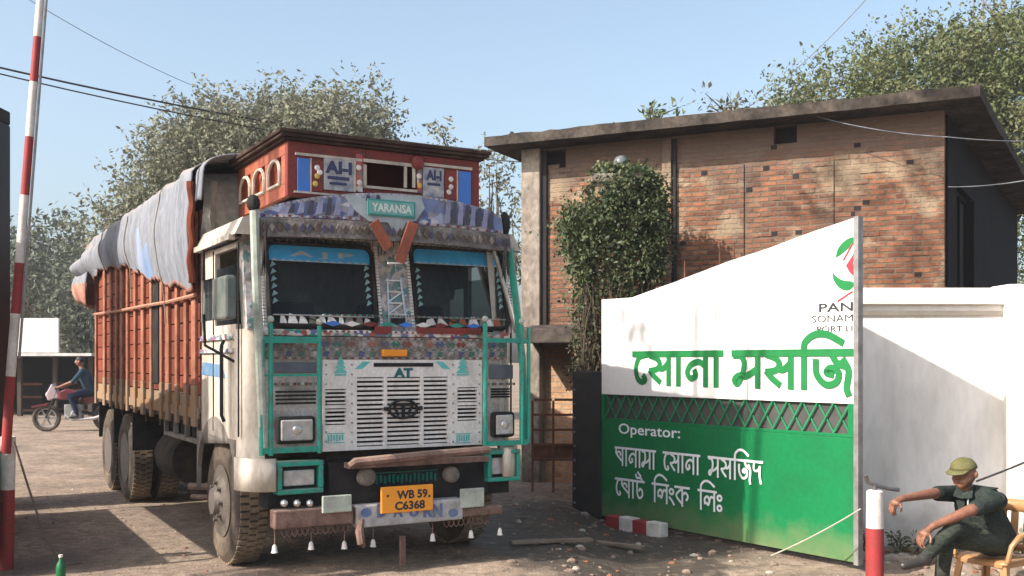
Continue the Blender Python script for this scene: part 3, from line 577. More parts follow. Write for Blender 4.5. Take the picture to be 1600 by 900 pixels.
# the twin pillar across the driveway, dark, at the left edge of the view
pr = at(17, 300, 11.6).x
dp = thing('gate_pillar', 'tall black gate pillar at the left edge of the driveway', 'pillar', (pr - .46, 11.15, 0))
MB().box(-.46, .46, -.45, .45, -.2, 4.27).build('shaft', M['post_black'], dp, bevel=.02); MB().box(-.47, .455, -.46, .46, 4.272, 4.43).build('cap', M['dark'], dp, bevel=.02)
# the other gate leaf, swung open beside the driveway: its shadow and lattice fall across the ground
def other_leaf():
    ang = math.atan2(-.87, .49); o = thing('sign_gate', 'opposite gate leaf swung open beside the black pillar', 'gate', (-5.52, 10.4, 0), ang); L = 3.35
    MB().box(0, L, 0, .03, .06, 1.0).build('green_panel', M['green_steel'], o)
    MB().prism([(0, 1.30), (L, 1.30), (L, 2.7), (L * .5, 2.5), (0, 2.25)], lambda x, z, s: V(x, .03 * s, z)).build('sign_board', M['white_steel'], o)
    MB().box(-.05, -.003, -.01, .05, .0, 2.3).build('stile', M['steel'], o); MB().box(L + .003, L + .05, -.01, .05, .0, 2.7).build('stile', M['steel'], o)
other_leaf()
# ------------------------------------------------------------------ low steel grid gate by the brick building
p0 = at(832, 722, 12.6); p1 = at(897, 724, 12.6)
sg = thing('grid_gate', 'small rusty grid gate standing against the brick wall', 'gate', (p0.x, 12.6, .38)); wd = p1.x - p0.x; hg = at(832, 626, 12.6).z - .38
mb = MB()
for i in range(3): xx = wd * i / 2; mb.box(xx - .014, xx + .014, -.015, .015, -.5, hg)
mb.build('frame', M['rust'], sg)
for k in range(5): zz = hg * k / 4.02; MB().box(.015, wd / 2 - .015, -.012, .012, zz, zz + .028).build('rail', M['rust'], sg); MB().box(wd / 2 + .015, wd - .015, -.012, .012, zz, zz + .028).build('rail', M['rust'], sg)
MB().box(.016, wd / 2 - .016, .013, .018, .03, hg / 4).build('infill_panel', M['rust'], sg); MB().box(wd / 2 + .016, wd - .016, .013, .018, .03, hg / 4).build('infill_panel', M['rust'], sg)

# ------------------------------------------------------------------ trees
def E(px, py, Y, rpx, rpy, ry=None): c = at(px, py, Y); return (c.x, c.y, c.z, rpx * Y / CF, ry or rpx * Y / CF, rpy * Y / CF)
tree('broadleaf_tree', 'large dusty grey green tree towering behind the loaded truck', (-6.6, 27, 0), 4.2, .3,
     [E(420, 265, 26, 115, 78), E(505, 235, 26, 85, 68), E(330, 265, 26, 90, 72), E(270, 315, 26, 75, 70), E(215, 370, 26, 65, 50), E(450, 205, 27, 65, 45), E(555, 260, 26, 50, 62), E(345, 215, 26, 45, 40), E(575, 195, 26, 24, 42)],
     62000, .125, M['leaf_dusty'], 11, .36, 20, shoot=.6, limbs=18)
tree('slender_tree', 'thin sparse young tree seen between the truck and the building', (-.35, 21, 0), 3.2, .09,
     [E(770, 262, 21, 20, 22), E(688, 205, 21, 8, 14), E(765, 300, 21, 24, 22), E(805, 330, 21, 16, 26), E(812, 400, 21, 20, 40), E(700, 250, 21, 10, 14)], 1500, .10, M['leaf_dusty'], 12, .22, 16, shoot=.5, limbs=24)
tree('feathery_tree', 'wide green feathery tree rising behind the brick building roof', (11.2, 25, 0), 4.5, .35,
     [E(1330, 180, 24, 100, 58), E(1450, 150, 24, 110, 72), E(1560, 132, 24, 110, 84), E(1640, 190, 23, 120, 120), E(1250, 180, 24, 40, 22), E(1390, 122, 24, 55, 34), E(1500, 104, 24, 60, 38), E(1600, 330, 24, 70, 120), E(1590, 84, 24, 60, 44)],
     64000, .11, M['leaf_green'], 13, .40, 22, shoot=.5, asp=3.0, limbs=18)
far = [('tallest hazy tree behind the left shed', 105, 420, 42, [(105, 410, 75, 60), (130, 470, 60, 80), (60, 450, 60, 80)]),
       ('hazy round tree at the far left behind the barrier', 35, 440, 45, [(30, 430, 55, 65), (5, 480, 60, 70), (60, 500, 50, 60)]),
       ('dark hazy tree low behind the rear of the truck', 150, 500, 38, [(140, 480, 50, 70), (170, 520, 50, 60)])]
for i, (lb, px, py, Y, es) in enumerate(far):
    c = at(px, 640, Y); tree('hazy_tree', lb, (c.x, Y, 0), 3, .22, [E(a, b, Y, cx, cy) for a, b, cx, cy in es], 7000, .24, M['leaf_far'], 20 + i, .5, 16, shoot=.4, group='trees beyond the yard', limbs=8)
tree('roadside_tree', 'tall roadside tree arching over the driveway beside the camera', (-10.5, 2.5, 0), 6.5, .13,
     [(-3.2, 6.6, 11.2, 1.3, 1.0, .8), (-6.8, 5.4, 10.2, .8, .7, .5), (-2.4, 6.2, 11.8, .7, .6, 1.0)], 1300, .2, M['leaf_green'], 41, .5, 16, shoot=.5, limbs=8)
# steel mast behind the feathery tree
c0 = at(1545, 100, 34); tw = thing('lattice_mast', 'thin steel lattice mast rising above the feathery tree', 'mast', (c0.x, 34, 0)); mb = MB(); zt2 = at(1545, -40, 34).z
for sx_, sy_ in ((-1, -1), (1, -1), (1, 1), (-1, 1)): mb.tube([(sx_ * .42, sy_ * .42, 0), (sx_ * .34, sy_ * .34, zt2)], .035, 5)
z = .5
while z < zt2 - .8:
    mb.bar((-.4, -.4, z), (.4, -.4, z + .8), .04); mb.bar((.4, -.4, z), (-.4, -.4, z + .8), .04); mb.bar((.4, .4, z), (-.4, .4, z + .8), .04); mb.bar((-.4, -.4, z), (.4, -.4, z), .04); z += .8
mb.build('tower_frame', M['steel'], tw)

# ------------------------------------------------------------------ shed across the yard
SY = 30.0
sh = thing('open_shed', 'low dark open shed with a white board along its roof', 'shed', (at(60, 640, SY).x, SY, 0))
sx0 = at(-140, 600, SY).x - sh.location.x; sx1 = at(143, 600, SY).x - sh.location.x
zr = at(60, 552, SY).z; zw0 = zr + .02; zw1 = at(60, 498, SY).z
mb = MB(); mb.box(sx0 - .2, sx1 + .2, -.5, 4.5, zr - .08, zr); mb.build('roof', mat('shed_tin', (.55, .55, .55), (.30, .28, .27), 3, .7, .6, metal=.2), sh)
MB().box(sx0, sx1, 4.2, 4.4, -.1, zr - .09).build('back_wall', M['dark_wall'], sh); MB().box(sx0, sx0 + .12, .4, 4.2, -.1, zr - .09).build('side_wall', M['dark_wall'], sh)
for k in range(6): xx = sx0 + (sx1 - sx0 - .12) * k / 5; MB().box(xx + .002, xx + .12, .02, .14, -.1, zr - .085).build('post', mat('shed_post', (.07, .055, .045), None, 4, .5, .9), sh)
MB().box(sx0 + .3, at(101, 520, SY).x - sh.location.x, -.42, -.34, zw0, zw1).build('white_board', mat('board_white', (.66, .65, .62), (.5, .48, .45), 2, .5, .7), sh)
rnd = random.Random(6)
for k in range(6):
    xx = sx0 + 3 + k * .75; t = thing('timber_crate', ['dark crate inside the shed nearest the motorcycle', 'low crate inside the shed', 'dark crate deep in the shed shade', 'tall dark crate by a shed post', 'crate beside the shed side post', 'dark crate at the shed end by the truck'][k], 'crate', (sh.location.x + xx, SY + 1.5 + (k % 2) * .8, 0), 0, 'crates stored in the shed')
    hh = rnd.uniform(.5, 1.1)
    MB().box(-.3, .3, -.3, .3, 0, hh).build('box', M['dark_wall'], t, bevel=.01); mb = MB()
    for z in (.08, hh * .5, hh - .1): mb.box(-.32, .32, -.325, -.301, z, z + .07)
    mb.build('slats', M['rust'], t)

# ------------------------------------------------------------------ the loaded truck
TA = R(30); TF = Frame((-1.877, 7.24), TA); TW = 2.33
truck = thing('cargo_truck', 'decorated cargo truck with green guards, white grille and tarpaulin covered load', 'truck', (-1.877, 7.24, 0), TA)
T = {}
T['white'] = mat('truck_white', (.66, .63, .60), (.30, .26, .23), 6, .75, .5, lo=.46, hi=.78, fine=.12, dust=.5, stretch=(1, 1, .6))
T['cream'] = mat('truck_cream', (.50, .45, .385), (.22, .18, .14), 3.5, .8, .6, lo=.42, hi=.75, fine=.14, dust=.4, stretch=(1, 1, .5))
T['grimy'] = mat('truck_grimy', (.40, .38, .36), (.17, .15, .135), 6, .85, .6, lo=.40, hi=.72, fine=.2, dust=.5)
T['green'] = mat('truck_turquoise', (.006, .25, .185), (.05, .10, .08), 11, .8, .42, lo=.46, hi=.7, fine=.15, dust=.35)
T['black'] = mat('truck_black', (.018, .018, .02), (.07, .055, .045), 5, .6, .7, lo=.45, hi=.8)
T['grey'] = mat('truck_grey', (.22, .20, .18), (.09, .075, .065), 5, .7, .8, fine=.15, dust=.5)
T['rustpink'] = mat('bumper_pink_rust', (.23, .145, .12), (.10, .06, .05), 7, .85, .7, fine=.2, bump=.2, dust=.3)
T['red'] = mat('truck_red', (.20, .028, .023), (.085, .032, .027), 8, .8, .55, fine=.2, lo=.4, hi=.7)
T['orange'] = mat('truck_orange', (.33, .095, .05), (.17, .055, .04), 6, .75, .6, fine=.2)
T['blue'] = mat('truck_blue', (.03, .16, .55), (.05, .12, .3), 6, .5, .5)
T['plank'] = mat('plank_redbrown', (.20, .050, .028), (.075, .034, .026), 3.5, .9, .75, stretch=(1, 1, .25), fine=.25, bump=.2)
T['rib'] = mat('rib_pink', (.33, .14, .088), (.14, .05, .034), 5, .8, .7, fine=.15)
T['ochre'] = mat('ochre_band', (.26, .145, .07), (.22, .18, .145), 9, .9, .75, fine=.2)
T['tyre'] = mat('tyre_rubber', (.022, .02, .02), (.19, .145, .105), 2.5, .75, .9, bump=.3, fine=.2, lo=.3, hi=.75)
T['tread'] = mat('tyre_tread', (.10, .075, .055), (.30, .235, .17), 3, .9, .95, bump=.3, fine=.25, lo=.3, hi=.7)
T['hub'] = mat('hub_steel', (.13, .11, .095), (.05, .042, .036), 8, .8, .6, metal=.3)
T['chrome'] = mat('bright_metal', (.62, .60, .58), (.35, .32, .3), 8, .5, .3, metal=.8)
T['plate'] = mat('plate_orange', (.80, .30, .015), (.62, .22, .02), 6, .4, .5)
T['amber'] = mat('amber_lens', (.75, .26, .01), None, 5, .2, .25)
T['bluefilm'] = mat('sun_film_blue', (.06, .42, .80), (.04, .26, .58), 7, .6, .35)
T['lens'] = mat('lamp_lens', (.50, .48, .46), (.24, .23, .23), 14, .7, .12, coat=.6)
T['band'] = motif_mat('painted_band', [(.6, .55, .5), (.10, .12, .28), (.35, .06, .05), (.62, .58, .54), (.02, .22, .18), (.5, .46, .42)], 22, (1, 1, 1.4))
T['wing'] = motif_mat('painted_wing', [(.30, .32, .42), (.08, .10, .22), (.22, .22, .26), (.14, .18, .34), (.45, .43, .46)], 12, (.6, 1, 1.6), (.11, .10, .10))
T['crownart'] = motif_mat('painted_crown', [(.38, .05, .04), (.36, .06, .05), (.55, .5, .45), (.30, .05, .05), (.12, .08, .14)], 14)
T['pillarart'] = motif_mat('painted_pillar', [(.5, .48, .47), (.30, .29, .32), (.52, .42, .40), (.10, .22, .22)], 30)
T['visorgrey'] = mat('visor_grey', (.20, .18, .17), (.065, .055, .05), 6, .9, .8, fine=.3, bump=.3, dust=.4)
T['palegreen'] = mat('pale_green_post', (.42, .47, .40), (.24, .25, .22), 9, .8, .6, fine=.1)
T['glass'] = glass_mat('windscreen_glass', clear=.62)
T['ltgreen'] = mat('decal_turquoise', (.06, .42, .40), (.25, .45, .42), 14, .5, .6)
T['tarp'] = mat('dusty_tarp', (.215, .222, .245), (.135, .148, .175), 5.5, .9, .85, stretch=(1, 2.6, .22), bump=.5, fine=.25, dust=.45, lo=.35, hi=.65)
T['tarpblue'] = mat('blue_tarp', (.12, .20, .36), (.26, .28, .32), 3, .8, .8, stretch=(1, 1, .3), bump=.4)
T['tarppink'] = mat('faded_tarp_edge', (.38, .22, .17), (.22, .09, .065), 5, .9, .85, fine=.2)
T['tarpgrey'] = mat('grey_canvas', (.27, .27, .245), (.16, .155, .14), 2.5, .9, .9, bump=.5, fine=.15)
T['under'] = mat('chassis_dark', (.03, .026, .024), (.085, .065, .05), 5, .8, .9)
T['dialdark'] = mat('seat_brown', (.05, .035, .03), None, 4, .5, .9)
def tb(name, mats, build, bevel=0, smooth=False, parent=None):
    mb = MB(); build(mb); return mb.build(name, mats, parent or truck, bevel, smooth)
def fpx(mb, x0, y0, x1, y1, v0, v1):
    a, b, c, d = TF.rect(x0, y0, x1, y1, v0); mb.box(a, b, v0, v1, c, d)
VF = .16                                            # face of the cab front
zband = TF.face(585, 527, VF)[1]; zfb = TF.face(585, 702, VF)[1]; zwb = TF.face(500, 515, VF)[1]
# lower cab
def f(mb):
    ul, ur = TF.face(506, 600, VF)[0], TF.face(752, 600, VF)[0]
    mb.box(.14, ul - .004, VF + .012, .5, zfb, zband); mb.box(ur + .004, TW - .12, VF + .012, .5, zfb, zband); mb.box(ul, ur, VF + .05, .5, zfb, zband)
tb('front_panel', T['grimy'], f, .012)
g0, g1 = TF.face(548, 620, VF)[0], TF.face(706, 620, VF)[0]
def f(mb):                                          # grille surround: frame, bars and slats
    x0, x1, z0, z1 = TF.rect(504, 562, 752, 700, VF)
    c = [TF.face(px, 640, VF)[0] for px in (557, 599, 604, 656, 661, 699)]; zt, zb_ = TF.face(628, 589, VF)[1], TF.face(628, 695, VF)[1]
    l0, l1 = TF.face(505, 640, VF)[0], TF.face(540, 640, VF)[0]; r0, r1 = TF.face(714, 640, VF)[0], TF.face(745, 640, VF)[0]
    mb.box(l1, c[0], VF - .01, VF + .03, z0, z1); mb.box(c[5], r0, VF - .01, VF + .03, z0, z1); mb.box(r1, x1, VF - .01, VF + .03, z0, z1); mb.box(x0, l0 + .012, VF - .01, VF + .03, z0, z1)
    mb.box(c[1], c[2], VF - .012, VF + .03, zb_, zt); mb.box(c[3], c[4], VF - .012, VF + .03, zb_, zt)
    mb.box(c[0], c[5], VF - .01, VF + .03, z0, zb_); mb.box(c[0], c[5], VF - .01, VF + .03, zt, z1)
    n = 15
    for i in range(n):
        z = zb_ + (zt - zb_) * (i + .5) / n; h = (zt - zb_) / n * .27
        for a, b in ((c[0], c[1]), (c[2], c[3]), (c[4], c[5])): mb.box(a, b, VF - .004, VF + .02, z - h, z + h)
    zz = [TF.face(522, y, VF)[1] for y in (608, 633, 638, 664)]
    for a, b in ((l0 + .012, l1), (r0, r1)):
        mb.box(a, b, VF - .01, VF + .03, zz[0], z1); mb.box(a, b, VF - .01, VF + .03, z0, zz[3]); mb.box(a, b, VF - .01, VF + .03, zz[2], zz[1])
        for lo, hi in ((zz[1], zz[0]), (zz[3], zz[2])):
            for i in range(4): z = lo + (hi - lo) * (i + .5) / 4; mb.box(a, b, VF - .004, VF + .02, z - .007, z + .007)
tb('grille', T['white'], f)
def f(mb): x0, x1, z0, z1 = TF.rect(506, 590, 750, 697, VF); mb.box(x0, x1, VF + .032, VF + .045, z0, z1)
tb('grille_back', T['black'], f)
def f(mb):
    for xa, xb, ya, yb in ((431, 494, 609, 633), (768, 797, 606, 622)):
        x0, x1, z0, z1 = TF.rect(xa, ya, xb, yb, VF)
        for i in range(4): z = z0 + (z1 - z0) * (i + .5) / 4; mb.box(x0, x1, VF + .004, VF + .02, z - .007, z + .007)
tb('side_vents', T['black'], f)
tb('slot', T['black'], lambda mb: fpx(mb, 584, 567, 677, 573, VF - .013, VF))
def f(mb):
    x0, x1, z0, z1 = TF.rect(606, 623, 654, 655, VF - .02); cx, cz, rx, rz = (x0 + x1) / 2, (z0 + z1) / 2, (x1 - x0) / 2, (z1 - z0) / 2
    mb.tube([(cx + rx * .9 * math.cos(a * math.pi / 14), VF - .022, cz + rz * .88 * math.sin(a * math.pi / 14)) for a in range(28)], .011, 6, closed=True)
    mb.box(cx - rx * .62, cx + rx * .62, VF - .03, VF - .012, cz + rz * .28, cz + rz * .5); mb.box(cx - .012, cx + .012, VF - .03, VF - .012, cz - rz * .75, cz + rz * .27)
    for s in (-1, 1): mb.bar((cx + s * rx * .62, VF - .02, cz + rz * .4), (cx + s * rx * .3, VF - .02, cz - rz * .6), .018, .016, up=(0, 1, 0)); mb.bar((cx + s * rx * .9, VF - .02, cz), (cx + s * rx * 1.25, VF - .02, cz + .005), .03, .014, up=(0, 1, 0))
tb('round_emblem', T['black'], f)
def f(mb):
    x0, x1, z0, z1 = TF.rect(615, 575, 645, 590, VF - .013); text_mb(mb, 'AT', x0, x1, z0, z1, VF - .0135, .06)
tb('bonnet_lettering', mat('letter_teal', (.02, .12, .13), None, 5, .3, .6), f)
def f(mb):                                          # painted trees, leaves and small plaques on the bonnet
    for cx in (532, 723):
        x0, x1, z0, z1 = TF.rect(cx - 11, 561, cx + 11, 587, VF - .012); xm = (x0 + x1) / 2
        for k in range(3): za = z0 + .02 + (z1 - z0 - .02) * k / 3; mb.prism([(x0 + .012 * k, za), (x1 - .012 * k, za), (xm, za + .055)], lambda x, z, s: V(x, VF - .0125 - .001 * k + .001 * s, z))
        mb.box(x0 + .01, x1 - .01, VF - .0125, VF - .011, z0, z0 + .014)
    for xa, xb, s in ((554, 579, 1), (680, 704, -1)):
        x0, x1, z0, z1 = TF.rect(xa, 565, xb, 577, VF - .012); mb.prism([(x0, z0), ((x0 + x1) / 2, z0 + .005), (x1, z1), ((x0 + x1) / 2, z1)] if s > 0 else [(x0, z1), ((x0 + x1) / 2, z0 + .005), (x1, z0), ((x0 + x1) / 2, z1)], lambda x, z, q: V(x, VF - .0125 + .001 * q, z))
    for xa, xb in ((512, 538), (713, 735)):
        x0, x1, z0, z1 = TF.rect(xa, 679, xb, 690, VF - .012)
        for i in range(6): a = x0 + (x1 - x0) * i / 6; mb.box(a, a + (x1 - x0) / 9, VF - .0125, VF - .011, z0 + .004 * (i % 3), z1 - .004 * ((i + 1) % 2))
        mb.box(x0 - .008, x1 + .005, VF - .0125, VF - .011, z1 + .004, z1 + .011); mb.box(x0 - .008, x1 + .005, VF - .0125, VF - .011, z0 - .012, z0 - .005)
tb('painted_motifs', T['ltgreen'], f)
# decorated band below the windscreens
def f(mb): mb.box(.10, TW - .10, VF - .005, .5, zband + .003, zwb)
tb('decorated_band', T['band'], f, .01)
def f(mb):
    rnd = random.Random(5); x0, x1, z0, z1 = TF.rect(505, 525, 752, 549, VF)
    n = 9
    for i in range(n):
        a = x0 + (x1 - x0) * (i + .5) / n; zc = zband + .10
        mb.mat([1, 2, 0, 3][i % 4]).prism([(a - .07, zc), (a, zc - .022), (a + .07, zc), (a, zc + .022)], lambda x, z, q: V(x, VF - .0105 + .004 * q, z))
    for i in range(56):
        a = x0 + (x1 - x0) * (i + .5) / 56; mb.mat(2 if i % 2 else 0).box(a - .007, a + .007, VF - .009, VF - .003, zband + .033, zband + .047); mb.mat(0 if i % 2 else 3).box(a - .007, a + .007, VF - .009, VF - .003, zband + .16, zband + .173)
tb('band_ornaments', [T['red'], T['blue'], T['white'], T['green']], f)
def f(mb):
    rr = random.Random(17); u0, u1 = .12, TW - .12; z0, z1 = TF.face(585, 562, VF)[1], zband + .001; H_ = z1 - z0
    mb.mat(4).box(u0, u1, VF - .002, VF + .011, z0 + .004, z1 - .002)
    n = 64
    for i in range(n):
        a = u0 + (u1 - u0) * (i + .5) / n
        for zz, cs in ((.06, (0, 2)), (.45, (2, 3)), (.93, (0, 2))): mb.mat(cs[i % 2]).box(a - .010, a + .010, VF - .006, VF - .0015, z0 + H_ * zz - .006, z0 + H_ * zz + .006)
    for i in range(22):
        a = u0 + (u1 - u0) * (i + .5) / 22; k = [1, 3, 0, 2, 5][i % 5]; zc = z0 + H_ * .69
        mb.mat(k).prism([(a - .045, zc), (a - .015, zc - H_ * .16), (a, zc - .004), (a + .015, zc - H_ * .16), (a + .045, zc), (a + .015, zc + H_ * .16), (a, zc + .004), (a - .015, zc + H_ * .16)], lambda x, z, q: V(x, VF - .0055 + .004 * q, z))
        zc = z0 + H_ * .25; k = [3, 2, 1][i % 3]
        mb.mat(k).prism([(a - .03, zc - H_ * .10), (a + .012, zc - H_ * .12), (a + .03, zc + H_ * .10), (a - .012, zc + H_ * .12)], lambda x, z, q: V(x, VF - .0055 + .004 * q, z))
FZ = [mat('frieze_' + k, c, (.13, .11, .095), 9, .85, .75, fine=.3, lo=.38, hi=.66) for k, c in (('red', (.20, .04, .032)), ('blue', (.05, .08, .22)), ('pale', (.46, .43, .40)), ('teal', (.03, .17, .13)), ('grey', (.27, .25, .24)), ('rust', (.30, .12, .06)))]
tb('painted_frieze', FZ, f)
def f(mb):                                          # painted borders and rivets on the side front panels
    for (xa, xb) in ((428, 500), (762, 806)):
        for y0, y1 in ((598, 602),):
            x0, x1, z0, z1 = TF.rect(xa, y0, xb, y1, VF); n = 12
            for i in range(n): a = x0 + (x1 - x0) * i / n; mb.mat(i % 3).box(a + .004, a + (x1 - x0) / n - .004, VF + .006, VF + .014, z0, z1)
    for px in (509, 549, 707, 748):
        for k in range(9): u, z = TF.face(px, 570 + k * 15, VF); mb.mat(3).ball((u, VF - .011, z), .008, 6, 4)
tb('panel_borders', [FZ[3], FZ[2], FZ[0], M['steel']], f)
rr = random.Random(6)
def f(mb, spot):                                    # black tassels hung against the evil eye
    for px, py, ln in (spot,):
        u, z = TF.face(px, py, .0)
        for k in range(12): a = rr.uniform(0, 6.28); mb.tube([V(u, .0, z), V(u + .012 * math.cos(a), .012 * math.sin(a), z - ln * .4), V(u + .030 * math.cos(a), .028 * math.sin(a), z - ln * rr.uniform(.8, 1))], [.006, .008, .003], 4)
for spot in ((415, 360, .34), (596, 360, .20), (640, 362, .20), (790, 372, .34)): tb('black_tassel', T['black'], lambda mb: f(mb, spot))
tb('amber_marker', T['amber'], lambda mb: fpx(mb, 598, 546, 637, 557, VF - .04, VF - .006), .008)
def f(mb): fpx(mb, 586, 510, 612, 521, VF - .02, VF + .0); fpx(mb, 652, 512, 752, 522, VF - .02, VF)
tb('red_trim', T['red'], f)
# windscreens
zt_ws = TF.face(500, 376, .30)[1]; VW0, VW1 = VF + .03, .34
def wv(z): return VW0 + (VW1 - VW0) * (z - zwb) / (zt_ws - zwb)
def wp(px, py, off=0):
    v = .25
    for _ in range(4): u, z = TF.face(px, py, v + off); v = wv(z)
    return V(u, v + off, z)
def frame_quad(x0, y0, x1, y1, th, r, name, m, off=-.012):
    c = [wp(x0, y0 + 4, off), wp(x1, y0, off), wp(x1, y1, off), wp(x0, y1, off)]
    u0, u1 = (c[0].x + c[3].x) / 2, (c[1].x + c[2].x) / 2; z0, z1 = c[3].z, c[0].z
    P = []
    for cx, cz, a0 in ((u1 - r, z1 - r, 0), (u0 + r, z1 - r, 90), (u0 + r, z0 + r, 180), (u1 - r, z0 + r, 270)):
        P += [(cx + r * math.cos(R(a0 + k * 18)), cz + r * math.sin(R(a0 + k * 18))) for k in range(6)]
    mb = MB(); mb.tube([V(x, wv(z) + off, z) for x, z in P], th, 6, closed=True); o = mb.build(name, m, truck, smooth=True)
    return P, u0, u1, z0, z1, o
ZR = 2.52
frames = []
for nm, q in (('l', (419, 374, 584, 508)), ('r', (647, 381, 788, 511))):
    P, u0, u1, z0, z1, o = frame_quad(*q, .018, .075, 'windscreen_seal', T['black']); frames.append((P, u0, u1, z0, z1, o))
    MB().prism([(x, z) for x, z in P], lambda x, z, s: V(x, wv(z) + .004 + .008 * s, z)).build('windscreen', T['glass'], truck)
    hb = .135
    mb = MB(); mb.prism([(u0 + .02, z1 - hb), (u1 - .02, z1 - hb), (u1 - .012, z1 - .05), (u1 - .05, z1 - .012), (u0 + .05, z1 - .012), (u0 + .012, z1 - .05)], lambda x, z, s: V(x, wv(z) - .004 + .006 * s, z)); sv = mb.build('sun_film', T['bluefilm'], o)
    mb = MB(); n = 12
    for i in range(n): a = u0 + .03 + (u1 - u0 - .06) * i / n; mb.prism([(a, z1 - hb - .002), (a + (u1 - u0 - .06) / n, z1 - hb - .002), (a + (u1 - u0 - .06) / n / 2, z1 - hb + .018)], lambda x, z, s: V(x, wv(z) - .0065 + .001 * s, z))
    mb.build('film_fringe', mat('film_pale', (.42, .50, .56), None, 7, .4, .6), o)
    if nm == 'l':
        mb = MB(); text_mb(mb, 'A J P', u0 + .18, u1 - .15, z1 - hb + .024, z1 - .055, 0, .035); mb.v = [(x, wv(z) - .0075, z) for x, y, z in mb.v]; mb.build('film_lettering', MATS['film_pale'], o)
    mb = MB()                                       # side film strips with painted leaves, lower ledge of trinkets
    for uu in (u0 + .022, u1 - .075):
        for k in range(6): za = z0 + .16 + k * .055; mb.prism([(uu, za), (uu + .05, za + .025), (uu + .02, za + .05)], lambda x, z, s: V(x, wv(z) - .005 + .001 * s, z))
    mb.build('painted_leaves', mat('leaf_film', (.17, .33, .33), (.3, .36, .36), 9, .6, .6), o)
    mb = MB(); mb.box(u0 + .03, u1 - .03, VW0 + .03, VW0 + .30, z0 - .02, z0 + .015); mb.build('dashboard', T['grey'], truck)
    mb = MB(); rnd = random.Random(len(nm) + int(u0 * 10))
    x = u0 + .07
    while x < u1 - .1: wdt = rnd.uniform(.04, .10); mb.mat(rnd.choice([0, 0, 1, 2])).prism([(x, z0 + .018), (x + wdt, z0 + .018), (x + wdt * .7, z0 + .05 + rnd.random() * .05), (x + wdt * .2, z0 + .06 + rnd.random() * .035)], lambda a, z, s: V(a, wv(z) - .012 + .012 * s, z)); x += wdt + .008
    mb.build('trinkets', [T['white'], T['orange'], T['grey']], o)
    MB().tube([V(u0 + .02, wv(z0 + .075) - .012, z0 + .08), V(u1 - .02, wv(z0 + .075) - .012, z0 + .075)], .006, 6).build('guard_rail', T['chrome'], o)
    MB().tube([V(u0 + (u1 - u0) * .62, wv(z0) - .03, z0 - .015), V(u0 + (u1 - u0) * .3, wv(z0 + .06) - .02, z0 + .07)], .005, 5).build('wiper', T['black'], truck)
# posts around the glass
uA, uB, uC, uD = frames[0][1], frames[0][2], frames[1][1], frames[1][2]
def upr(mb, u0, u1, d=.06):
    mb.add([V(u, wv(z) + o, z) for z in (zwb, zt_ws + .04) for u, o in ((u0, .0), (u1, .0), (u1, d), (u0, d))], [(0, 1, 2, 3), (7, 6, 5, 4), (0, 4, 5, 1), (1, 5, 6, 2), (2, 6, 7, 3), (3, 7, 4, 0)])
tb('center_pillar', T['pillarart'], lambda mb: upr(mb, uB + .005, uC - .005))
def f(mb): upr(mb, .06, uA - .004); upr(mb, uD + .004, TW - .06)
tb('windscreen_pillar', T['pillarart'], f)
def f(mb):                                          # beaded strips beside the glass and the ladder ornament
    for u in (uB + .035, uC - .035, uD + .045, uA - .04):
        for k in range(26): z = zwb + .03 + (zt_ws - zwb - .04) * k / 26; mb.box(u - .012, u + .012, wv(z) - .012, wv(z) + .006, z, z + (zt_ws - zwb) / 26 * .62)
tb('beaded_strips', T['white'], f)
um = (uB + uC) / 2
def f(mb):
    for s in (-1, 1): mb.bar(V(um + s * .075, wv(zwb + .03) - .012, zwb + .03), V(um + s * .055, wv(zwb + .42) - .012, zwb + .42), .014, .014, up=(0, 1, 0))
    for k in range(5): z = zwb + .04 + k * .09; mb.bar(V(um - .075, wv(z) - .012, z), V(um + .075, wv(z) - .012, z), .012, .012, up=(0, 1, 0))
    for k in range(3): z = zwb + .05 + k * .09; mb.bar(V(um - .06, wv(z) - .010, z), V(um + .06, wv(z + .08) - .010, z + .08), .012, .008, up=(0, 1, 0))
tb('ladder_ornament', T['chrome'], f)
tb('ornament_back', T['black'], lambda mb: mb.box(um - .055, um + .055, VF + .0, VF + .024, zwb + .05, zwb + .10))
# ribbons hanging from the visor
for (xa, ya), (xb, yb) in (((584, 346), (607, 388)), ((646, 348), (624, 410))):
    a = V(*TF.face(xa, ya, -.07)[:1], -.07, TF.face(xa, ya, -.07)[1]); b = V(*TF.face(xb, yb, -.03)[:1], -.03, TF.face(xb, yb, -.03)[1])
    mb = MB(); mb.bar(a, b, .085, .012, up=(0, 1, 0)); mb.build('red_ribbon', T['orange'], truck, .004)
tb('ribbon_knot', T['white'], lambda mb: mb.bar(V(TF.face(606, 411, -.02)[0], -.02, TF.face(606, 411, -.02)[1]), V(TF.face(636, 411, -.02)[0], -.02, TF.face(636, 411, -.02)[1]), .014, .014))
# sun visor: shade board below, arched painted board above
def arch(x): return 4 * x * (1 - x)
vz0, vz1 = TF.face(600, 382, .05)[1], TF.face(600, 353, .05)[1]
uL, uR = TF.face(406, 370, .05)[0], TF.face(797, 370, .05)[0]
def f(mb):
    n = 20; vs = []
    for i in range(n + 1):
        t = i / n; u = uL + (uR - uL) * t; c = .02 * arch(t)
        vs += [V(u, .03 - .05 * arch(t), vz0 + c), V(u, .33, vz0 + .03 + c), V(u, .33, vz1 + .02 + c), V(u, .05 - .05 * arch(t), vz1 + c)]
    fs = []
    for i in range(n): a = 4 * i; fs += [(a, a + 1, a + 5, a + 4), (a + 1, a + 2, a + 6, a + 5), (a + 2, a + 3, a + 7, a + 6), (a + 3, a, a + 4, a + 7)]
    fs += [(0, 1, 2, 3), (4 * n, 4 * n + 1, 4 * n + 2, 4 * n + 3)]; mb.add(vs, fs)
tb('visor_shade', T['visorgrey'], f, .006)
